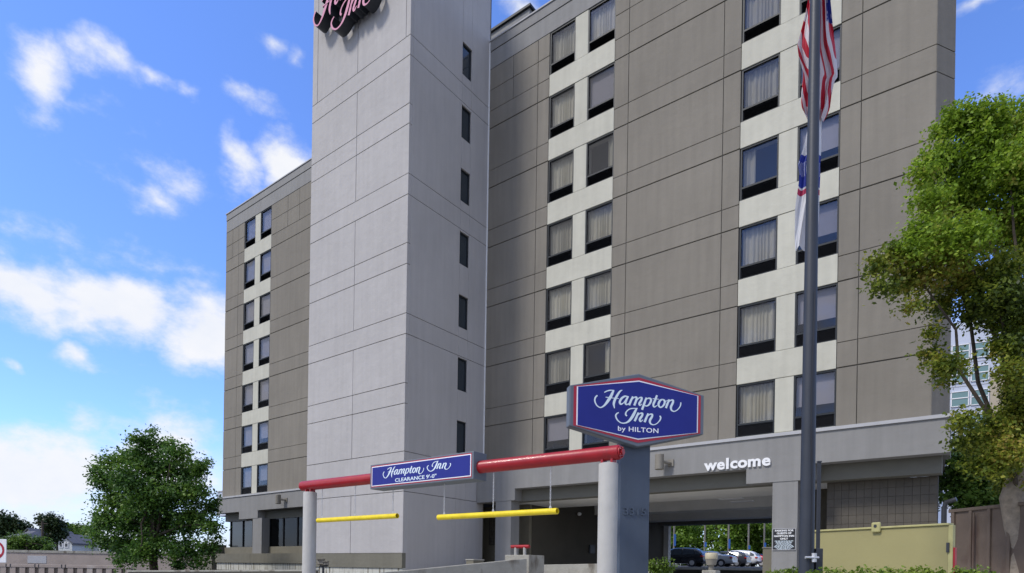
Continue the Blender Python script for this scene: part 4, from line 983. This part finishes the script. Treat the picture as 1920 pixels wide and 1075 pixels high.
t = thing('brown_bin', (a.x, a.y, -.3), 'brown bin standing left of the notice column', 'bin'); b = MB(); b.box(a.x, c.x + .1, 22.2, 22.9, -1.0, a.z - .06); b.build('body', BROWNW, t, bev=.03); b = MB(); b.box(a.x - .02, c.x + .12, 22.18, 22.92, a.z - .06, a.z); b.build('lid', SOFFIT, t, bev=.02)

# ------------------------------------------------------------ car park seen through the porte cochere
VL = 43.2
def lotz(u, v): return .33 + np.clip((v - VL) / 12, 0, 3) * .18 + 0 * u
props(grid(np.linspace(-75, 25, 30), np.concatenate([np.linspace(VL, 60, 10), np.linspace(62, 110, 6)]), lotz, 'parking_lot', mat('sunlit_asphalt', (.10, .10, .10), .95, .12, 2, .3, 30)), kind='structure')
b = MB(); b.box(-75, 25, VL - .35, VL, -1.5, .36); props(b.build('parking_kerb', KERB), kind='structure')
b = MB(); b.box(-75, 25, VL - .5, VL - .36, -1.5, .18); props(b.build('parking_retaining_wall', GARAGE), kind='structure')

CARS = {}
def car(kind, label, paint, px_rear, Y, lz=None):
    L_, Wd, Hh = {'suv': (4.6, 1.85, 1.68), 'sedan': (4.8, 1.84, 1.46), 'hatch': (4.25, 1.78, 1.5)}[kind]
    q = pix(px_rear, 1062, Y=Y); z = float(lotz(0, q.y))
    t = thing('parked_car', (q.x - L_ / 2, q.y, z), label, 'car', 'cars parked in the lot behind the hotel', rz=math.pi)
    # local: +x is the nose
    if kind == 'suv': prof = [(-.5, .55, .95, .95), (-.485, .45, 1.02, 1.06), (-.43, .36, 1.05, 1.36), (-.34, .3, 1.05, 1.58), (-.1, .28, 1.02, 1.68), (.08, .28, 1.0, 1.64), (.16, .28, 1.0, 1.5), (.27, .28, 1.0, 1.06), (.4, .3, .95, .98), (.47, .35, .85, .9), (.5, .45, .7, .72)]
    elif kind == 'sedan': prof = [(-.5, .5, .85, .9), (-.48, .38, .95, 1.0), (-.40, .3, .98, 1.06), (-.33, .28, .98, 1.1), (-.2, .26, .96, 1.36), (-.05, .25, .94, 1.45), (.08, .25, .92, 1.42), (.15, .25, .92, 1.28), (.26, .26, .92, .96), (.4, .28, .85, .88), (.48, .34, .72, .75), (.5, .45, .6, .62)]
    else: prof = [(-.5, .5, .9, .92), (-.485, .38, .95, 1.0), (-.42, .32, .98, 1.3), (-.33, .28, .97, 1.42), (-.1, .26, .94, 1.5), (.08, .26, .93, 1.46), (.16, .26, .92, 1.32), (.3, .27, .92, .98), (.4, .3, .86, .9), (.47, .35, .75, .8), (.5, .45, .62, .65)]
    b = MB(); n = 0
    secs = []
    for (fx_, z0, zb_, zr) in prof:
        ed = 1 - (abs(fx_) * 2) ** 6 * .16; w = Wd / 2 * ed; green = max(0., min(1., (zr - zb_) / .45)); wr = w * (1 - .24 * green)
        secs.append([(fx_ * L_, y, zz) for (y, zz) in ((0, z0), (w * .88, z0), (w, z0 + .14), (w * 1.0, (z0 + zb_) / 2 + .05), (w * .965, zb_), (wr + (w * .965 - wr) * .08, max(zb_ + .005, zr - .09)), (wr * .86, max(zb_ + .01, zr - .015)), (0, zr + .01))])
    m_ = len(secs[0]); full = []
    for s in secs: full.append(s + [(x, -y, zz) for (x, y, zz) in s[-2:0:-1]])
    M_ = len(full[0]); pts = [p for s in full for p in s]; fs = []
    for i in range(len(full) - 1):
        for k in range(M_): k2 = (k + 1) % M_; fs.append((i * M_ + k, (i + 1) * M_ + k, (i + 1) * M_ + k2, i * M_ + k2))
    fs.append(tuple(range(M_))[::-1]); fs.append(tuple((len(full) - 1) * M_ + k for k in range(M_))); b.add(pts, fs); b.build('body', paint, t, world=False, smooth=38)
    # glazing, slightly proud of the greenhouse
    for sgn in (1, -1):
        b = MB(); gi = [i for i, p in enumerate(prof) if p[3] - p[2] > .3]
        lo = [Vector(full[i][4]) for i in gi]; hi = [Vector(full[i][5]) for i in gi]
        pp = [Vector((v.x, v.y * sgn, v.z)) + Vector((0, .012 * sgn, .03)) for v in lo] + [Vector((v.x, v.y * sgn, v.z)) + Vector((0, .012 * sgn, -.02)) for v in hi]
        k = len(gi)
        for i in range(k - 1):
            f = .04; b.quad(pp[i].lerp(pp[i + 1], f), pp[i + 1].lerp(pp[i], f), pp[k + i + 1].lerp(pp[k + i], f), pp[k + i].lerp(pp[k + i + 1], f))
        b.build('side_window', GLASSD, t, world=False)
    i0 = 1 if kind != 'sedan' else 3; i1 = i0 + 1 if kind != 'sedan' else 4
    def cross(i, f, k, dz): v = Vector(full[i][k]); return Vector((v.x, v.y * f, v.z + dz))
    for (ia, ib, nm) in ((i0, i1, 'rear_window'), (len(prof) - (5 if kind != 'sedan' else 5), len(prof) - 4, 'windscreen')):
        a_, c_ = (ia, ib); p = [cross(a_, .86, 5, .0), cross(c_, .86, 5, .0)]
        s_ = -1 if nm == 'rear_window' else 1
        za = prof[a_][3] + .012; zc_ = prof[c_][3] + .012
        xa_, xc_ = prof[a_][0] * L_, prof[c_][0] * L_; ya_, yc_ = Wd * .38, Wd * .34
        P0 = Vector((xa_, 0, za)); P1 = Vector((xc_, 0, zc_)); d = (P1 - P0); lo_, hi_ = P0 + d * .12, P0 + d * .9; nn = Vector((-d.z, 0, d.x)).normalized() * (.015)
        b = MB(); b.quad(lo_ + nn + Vector((0, ya_, 0)), lo_ + nn - Vector((0, ya_, 0)), hi_ + nn - Vector((0, yc_, 0)), hi_ + nn + Vector((0, yc_, 0))); b.build(nm, GLASSD, t, world=False)
    wr_ = .345 if kind == 'suv' else .32
    for fx_ in (-.30, .31):
        for sgn in (1, -1):
            yo = Wd / 2 * .995
            b = MB(); b.tube([(fx_ * L_, sgn * (yo - .22), wr_), (fx_ * L_, sgn * (yo + .012), wr_)], wr_, 22)
            wh = b.build('wheel', BLACKV, t, world=False, smooth=True)
            b = MB(); b.tube([(fx_ * L_, sgn * (yo + .0), wr_), (fx_ * L_, sgn * (yo + .03), wr_)], wr_ * .62, 18)
            b.build('rim', GALV, wh, world=False, smooth=True)
            b = MB(); a_ = np.linspace(-.15, math.pi + .15, 12); R1, R2 = wr_ * 1.0, wr_ * 1.2
            for i in range(11):
                f = lambda R, th: (fx_ * L_ + R * math.cos(th), sgn * (yo + .006), wr_ + R * math.sin(th))
                b.quad(f(R1, a_[i]), f(R1, a_[i + 1]), f(R2, a_[i + 1]), f(R2, a_[i]))
            b.build('wheel_arch', BLACKV, t, world=False)
    for sgn in (1, -1):
        b = MB(); zt = prof[1][2] - .1; b.box(-L_ * .5 - .01, -L_ * .455, min(sgn * Wd * .30, sgn * Wd * .475), max(sgn * Wd * .30, sgn * Wd * .475), zt - .07, zt + .07); b.build('tail_light', TAILM, t, world=False, bev=.02)
    b = MB(); b.box(-L_ * .5 - .03, -L_ * .46, -Wd * .40, Wd * .40, .38, .55); b.build('rear_bumper', BLACKV if kind == 'suv' else paint, t, world=False, bev=.03)
    b = MB(); b.box(-L_ * .5 - .012, -L_ * .49, -.16, .16, .72, .82); b.build('number_plate', WHITE, t, world=False)
    for sgn in (1, -1):
        b = MB(); b.box(.16 * L_, .19 * L_, min(sgn * Wd * .47, sgn * Wd * .55), max(sgn * Wd * .47, sgn * Wd * .55), 1.0, 1.12); b.build('mirror', paint, t, world=False, bev=.02)
        b = MB(); b.box(-.03 * L_, .0 * L_, min(sgn * Wd * .49, sgn * Wd * .506), max(sgn * Wd * .49, sgn * Wd * .506), .86, .89); b.build('door_handle', paint, t, world=False)
    return t
TAILM = mat('tail_light_red', (.45, .01, .01), .2)
car('suv', 'black sports utility car parked leftmost behind the bollard lamp', mat('black_car_paint', (.02, .022, .026), .22, coat=.6), 1324, 53)
car('sedan', 'silver saloon car parked right of the black one', mat('silver_car_paint', (.45, .48, .5), .3, coat=.6, metal=.3), 1378, 55.5)
car('hatch', 'dark grey hatchback car parked right of the silver one', mat('grey_car_paint', (.07, .075, .09), .25, coat=.6), 1404, 57.5)
car('suv', 'white sports utility car parked behind the dark grey hatchback', mat('white_car_paint', (.75, .76, .78), .3, coat=.6), 1424, 62)
car('sedan', 'red car parked rightmost by the brown bin', mat('red_car_paint', (.4, .01, .03), .25, coat=.6), 1450, 64)
for i, (x, yb0, yb1, lab) in enumerate(((1263.5, 1002, 1024, 'leftmost, above the bonnet of the black car'), (1321, 1017, 1026, 'above the tail of the black car'), (1365.5, 1011, 1029, 'above the silver car'), (1403, 1023, 1030, 'above the white car'), (1432.5, 1018, 1030, 'rightmost, above the red car'))):
    q = pix(x, 1040, Y=66 + i); z0 = float(lotz(0, q.y)); t = thing('lamp_post', (q.x, q.y, z0), 'lamp post with a blue banner, ' + lab, 'lamp post', 'lamp posts with blue banners')
    b = MB(); b.tube([(q.x, q.y, z0), (q.x, q.y, z0 + 8.5)], .1, 10); b.build('pole', GREYP, t, smooth=True)
    b = MB(); b.box(q.x - .5, q.x + .5, q.y - .2, q.y + .2, z0 + 8.5, z0 + 8.7); b.build('lamp_head', GREYP, t)
    za, zb_ = pix(x, yb0, Y=66 + i).z, pix(x, yb1, Y=66 + i).z; c = Vector((q.x, q.y, 0)) - FWD * .13
    b = MB(); b.fbox(c, RIGHT, UP, -FWD, -.06, .16, zb_, za, 0, .02); b.build('banner', BANNER, t)
r = random.Random(3)
for i, x in enumerate((1215, 1262, 1300, 1345, 1392, 1432, 1480)):
    Y = 78 + r.uniform(-3, 6); lst = []
    for j in range(20): lst.append((x + r.uniform(-34, 34), r.uniform(960, 1058), r.uniform(14, 24)))
    tree('lot_tree', ['broad green tree at the left end of the row behind the car park', 'green tree behind the car park above the bonnet of the black car', 'green tree behind the car park above the roof of the black car', 'green tree behind the car park above the bollard lamp', 'green tree behind the car park above the silver car', 'green tree behind the car park above the white car', 'green tree at the right end of the row behind the car park'][i],
         (x, 1050), Y, lst, 3, 9000, .34, LEAF_S, BARKD, .25, (x, 985), 20 + i, 'trees behind the car park', gzv=.6, nl=5)

# ------------------------------------------------------------ far building at the right
fb = thing('office_building', pix(1850, 1075, Y=62), 'pale lilac panelled office block with teal windows far right', 'building')
a, c = pix(1776, 760, Y=64), pix(2060, 745, Y=58); O_ = Vector((a.x, a.y, 0)); X = (c - a); X.z = 0; l = X.length; X.normalize(); N_ = Vector((X.y, -X.x, 0))
ztop = pix(1850, 600, Y=62).z
b = MB(); b.fbox(O_, X, UP, N_, 0, l, GZ, ztop, -14, -.08); b.build('wall', LILAC, fb)
pxw = lambda x: (pix(x, 750, Y=62) - O_).dot(X)
zrow = [pix(1820, y, Y=62.5).z for y in (690, 731, 760, 779, 806, 826, 853, 870, 900, 915, 945)]
wb = [1787, 1819.5, 1822, 1855.5]
tanx = pxw(1857)
for i, (zt_, zb_) in enumerate([(pix(1820, y0, Y=62.5).z, pix(1820, y0 + 29, Y=62.5).z) for y0 in (640 - 0, 684, 729, 775, 822, 870, 918)]):
    for (xa, xb) in ((1787, 1819.5), (1822.5, 1855), (1897, 1930)):
        A1, B1 = pxw(xa), pxw(xb)
        b = MB()
        for q in ((A1, A1 + .07, zb_, zt_), (B1 - .07, B1, zb_, zt_), (A1, B1, zt_ - .07, zt_), (A1, B1, zb_, zb_ + .07), (A1, B1, zb_ + (zt_ - zb_) * .52, zb_ + (zt_ - zb_) * .58)): b.fbox(O_, X, UP, N_, q[0], q[1], q[2], q[3], -.07, .03)
        w_ = b.build('window', WHITE, fb); b = MB(); b.fbox(O_, X, UP, N_, A1 + .07, B1 - .07, zb_ + .07, zt_ - .07, -.07, -.02); b.build('pane', TEAL, w_)
b = MB(); b.fbox(O_, X, UP, N_, tanx, pxw(1896), GZ, pix(1870, 706, Y=62).z, -.07, .10); b.build('tan_panel', TANP, fb)
for y in (640, 660, 676, 720, 768, 812, 860): zz_ = pix(1820, y, Y=62.5).z; b = MB(); b.fbox(O_, X, UP, N_, 0, tanx - .02, zz_, zz_ + .05, -.08, -.05); b.build('panel_joint', LEDGE, fb)

# ------------------------------------------------------------ far left: retaining wall, fence, houses, trees
Zr = 46
rw = thing('retaining_wall', pix(120, 1075, Y=Zr + 3), 'long pale concrete retaining wall at the far left', 'wall')
a = pix(-60, 1060, Y=Zr + 3); O_ = Vector((a.x, a.y, 0)); ln = (pix(262, 1060, Y=Zr + 3) - a).dot(RIGHT) + 6
zt_ = pix(120, 1037.5, Y=Zr + 3).z; WALLC = mat('pinkish_concrete', (.36, .30, .26), .9, .12, 1, .3, 20, stain=(.5, .45, .4, .5, 1, .6))
WALLD = mat('brown_concrete_board', (.20, .165, .135), .9, .12, 1)
b = MB(); b.fbox(O_, RIGHT, UP, -FWD, 0, ln, GZ, zt_, -.4, 0); b.build('wall_body', WALLC, rw)
b = MB(); b.fbox(O_, RIGHT, UP, -FWD, -.02, ln + .02, zt_, zt_ + .2, -.5, .05); b.build('coping', CONC, rw)
q = (pix(52, 1047, Y=Zr + 3) - O_).dot(RIGHT); b = MB(); b.fbox(O_, RIGHT, UP, -FWD, q, q + 1.5, pix(52, 1056, Y=Zr + 3).z, pix(52, 1042, Y=Zr + 3).z, 0, .02); b.build('patch', LEDGE, rw)
bf = thing('sheet_fence', pix(120, 1075, Y=Zr), 'low fence of upright concrete boards under a pale rail', 'fence')
a = pix(-60, 1060, Y=Zr); O_ = Vector((a.x, a.y, 0)); ln = (pix(248, 1060, Y=Zr) - a).dot(RIGHT); z1, z2 = pix(120, 1059.3, Y=Zr).z, pix(120, 1065, Y=Zr).z
b = MB(); b.fbox(O_, RIGHT, UP, -FWD, 0, ln, z2, z1, -.08, .08); b.build('rail', WALLC, bf, bev=.02)
k = 0; x = 0
while x < ln - .3:
    b = MB(); dpt = .05 if k % 2 else -.06; wdt = .42 if k % 2 else .30
    b.fbox(O_, RIGHT, UP, -FWD, x, x + wdt, GZ, z2 - .005, -.2, dpt); b.build('board', WALLC if k % 2 else WALLD, bf); x += wdt; k += 1
for xx in (12, 20, 66, 73, 116, 123):
    q = (pix(xx, 1062, Y=Zr) - O_).dot(RIGHT); b = MB(); b.fbox(O_, RIGHT, UP, -FWD, q, q + .07, z2 - .01, z1 + .01, -.09, .09); b.build('rail_clamp', DKMET, bf)

def house(label, xl, xr, yb, yeave, yridge, Y, wm_, rm, rot=0, gable=True, wins=(), depth=8, chim=None):
    a, c = pix(xl, yb, Y=Y), pix(xr, yb, Y=Y); w = (c - a).dot(RIGHT); z0 = min(a.z, .4); ze, zr = pix((xl + xr) / 2, yeave, Y=Y).z, pix((xl + xr) / 2, yridge, Y=Y).z
    t = thing('house', (a.x, a.y, z0), label, 'house'); O_ = Vector((a.x, a.y, 0)); f = lambda x, z, n: O_ + RIGHT * x + UP * z - FWD * n
    b = MB(); b.fbox(O_, RIGHT, UP, -FWD, 0, w, -1.5, ze, -depth, 0)
    if gable: b.prism([(0, ze), (w, ze), (w / 2, zr - .15)], f, -depth, 0)
    b.build('wall', wm_, t)
    b = MB()
    if gable:
        for s in (-1, 1):
            e = w / 2 + s * (w / 2 + .35); ze_ = ze - .35 * (zr - ze) / (w / 2)
            b.add([f(w / 2, zr, .3), f(e, ze_, .3), f(e, ze_, -depth - .3), f(w / 2, zr, -depth - .3), f(w / 2, zr + .18, .3), f(e, ze_ + .18, .3), f(e, ze_ + .18, -depth - .3), f(w / 2, zr + .18, -depth - .3)],
                  [(0, 1, 2, 3), (4, 5, 6, 7), (0, 1, 5, 4), (1, 2, 6, 5), (2, 3, 7, 6), (3, 0, 4, 7)])
    else:
        b.add([f(-.3, ze, .4), f(w + .3, ze, .4), f(w - 1, zr, -depth / 2), f(1, zr, -depth / 2), f(-.3, ze, -depth - .4), f(w + .3, ze, -depth - .4)], [(0, 1, 2, 3), (5, 4, 3, 2), (1, 5, 2), (4, 0, 3)])
    rf = b.build('roof', rm, t)
    for (x0, x1, y0, y1) in wins:
        X0, X1 = (pix(x0, yb, Y=Y) - O_).dot(RIGHT), (pix(x1, yb, Y=Y) - O_).dot(RIGHT); Z1, Z0 = pix(x0, y0, Y=Y).z, pix(x0, y1, Y=Y).z
        b = MB(); b.fbox(O_, RIGHT, UP, -FWD, X0, X1, Z0, Z1, -.05, .06); w_ = b.build('window', WHITE, t); b = MB(); b.fbox(O_, RIGHT, UP, -FWD, X0 + .12, X1 - .12, Z0 + .12, Z1 - .12, 0, .08); b.build('pane', GLASSD, w_)
    if chim:
        X0 = (pix(chim[0], yb, Y=Y) - O_).dot(RIGHT); b = MB(); b.fbox(O_, RIGHT, UP, -FWD, X0, X0 + chim[2], ze, pix(chim[0], chim[1], Y=Y).z, -3, -2.2); b.build('chimney', BRICK, rf)
    return t
house('grey roofed house behind the bushes at the far left', 10, 42, 1035, 1008, 993, 98, SIDEG, ROOFG, gable=False)
house('grey gabled house left of the utility pole', 34, 72, 1034, 1012, 992, 105, SIDING, ROOFG, gable=True, depth=10)
house('pale tall house just right of the utility pole', 70, 99, 1035, 1006, 994, 112, SIDING, LEDGE, gable=False)
house('small white gabled house with three windows above the wall', 98, 135, 1036, 1017, 1003, 82, SIDING, ROOFG, wins=((99, 108, 1018, 1027), (110.5, 118, 1017.5, 1027), (120.5, 128.5, 1017.5, 1027)), depth=7)
house('brown roofed house right of the small white gabled one', 133, 172, 1036, 1032, 1008, 90, BRICK, ROOFB, gable=False, chim=(137, 1004, 1.2))
house('blue grey house half hidden by the round tree', 166, 205, 1036, 1026, 1010, 86, SIDING, ROOFG, gable=True, wins=((168, 173, 1024, 1031),))
def ftree(name, label, x, yb, Y, lst, n, s, lm, seed, tr=.22, ty=None): return tree(name, label, (x, yb), Y, lst, 1.0, n, s, lm, BARKD, tr, (x, ty or (yb - 25)), seed, None, gzv=pix(x, yb, Y=Y).z, nl=4)
ftree('far_tree', 'dark tree rising behind the grey roofs at the left edge', 15, 1030, 115, [(0, 985, 16), (14, 980, 12), (30, 986, 12), (45, 992, 9), (-12, 980, 20), (10, 998, 16)], 7000, .5, LEAF_D, 31)
ftree('far_tree', 'slender reddish green tree beside the utility pole', 107, 1034, 76, [(90, 976, 8), (102, 978, 9), (78, 975, 5), (110, 985, 7), (95, 990, 9), (106, 1000, 10), (96, 1008, 8), (113, 1002, 7), (88, 985, 7)], 6000, .30, LEAF_D, 32, .12)
ftree('far_tree', 'low rounded tree behind the small white house', 145, 1032, 120, [(125, 1000, 9), (140, 997, 9), (155, 998, 9), (165, 1002, 8), (112, 1004, 7)], 5000, .5, LEAF_B, 33)
ftree('far_bush', 'broad green bush on the retaining wall at the left', 50, 1040, 66, [(22, 1018, 12), (38, 1012, 12), (52, 1020, 13), (68, 1018, 12), (82, 1024, 10), (30, 1028, 11), (60, 1030, 10), (92, 1030, 6)], 9000, .22, LEAF_B, 34, .1)
ftree('far_bush', 'small green bush between the round tree and the hotel', 405, 1066, 60, [(396, 1062, 9), (408, 1060, 8), (402, 1050, 6), (388, 1066, 8), (414, 1050, 4)], 3000, .2, LEAF_B, 35, .08)
q = pix(79, 1035, Y=74); t = thing('utility_pole', (q.x, q.y, .5), 'dark wooden utility pole among the far left trees', 'utility pole'); b = MB(); b.tube([(q.x, q.y, .3), (q.x, q.y, pix(79, 977, Y=74).z)], .13, 10); b.build('pole', BARKD, t, smooth=True)
b = MB(); zc_ = pix(79, 982, Y=74).z; b.fbox(Vector((q.x, q.y, zc_)), RIGHT, UP, -FWD, -.6, .6, -.05, .05, -.05, .05); b.build('crossarm', BARKD, t)
q = pix(-8, 1032, Y=14.5); sg = thing('prohibition_sign', (q.x, q.y, GZ), 'white traffic sign with a red ring cut by the left edge', 'traffic sign')
O_ = Vector((q.x, q.y, q.z)); sp_ = 14.5 / FP
b = MB(); b.fbox(O_, RIGHT, UP, -FWD, -20 * sp_, 20 * sp_, -23 * sp_, 21 * sp_, -.01, .01); b.build('panel', WHITE, sg, bev=.004)
b = MB(); nseg = 40
for i in range(nseg):
    f = lambda r_, k_: O_ + RIGHT * (r_ * sp_ * math.cos(k_ * 2 * math.pi / nseg)) + UP * (r_ * sp_ * math.sin(k_ * 2 * math.pi / nseg)) - FWD * .014
    b.quad(f(17, i), f(17, i + 1), f(13, i + 1), f(13, i))
b.build('ring', SIGNR, sg)
b = MB(); d1 = (RIGHT + UP).normalized(); d2 = (UP - RIGHT).normalized(); b.fbox(O_, d2, d1, -FWD, -13.5 * sp_, 13.5 * sp_, -1.7 * sp_, 1.7 * sp_, .012, .0165); b.build('slash', SIGNR, sg)
b = MB(); b.tube([O_ + FWD * .04 - UP * (q.z - GZ), O_ + FWD * .04 + UP * .25], .025, 8); b.build('post', GALV, sg, smooth=True)
# box unit on the podium roof, left end
a, c = pix(408, 930, v=25), pix(419, 922, v=25); t = thing('roof_unit', (a.x, 25, 4.4), 'small pale box on the podium roof left of the wing', 'roof unit')
b = MB(); b.box(a.x, c.x + 1, 25, 26.5, 3.9, c.z); b.build('housing', LILAC, t, bev=.02); b = MB(); b.box(a.x - .05, c.x + 1.05, 24.95, 26.55, c.z, c.z + .08); b.build('lid', LEDGE, t)
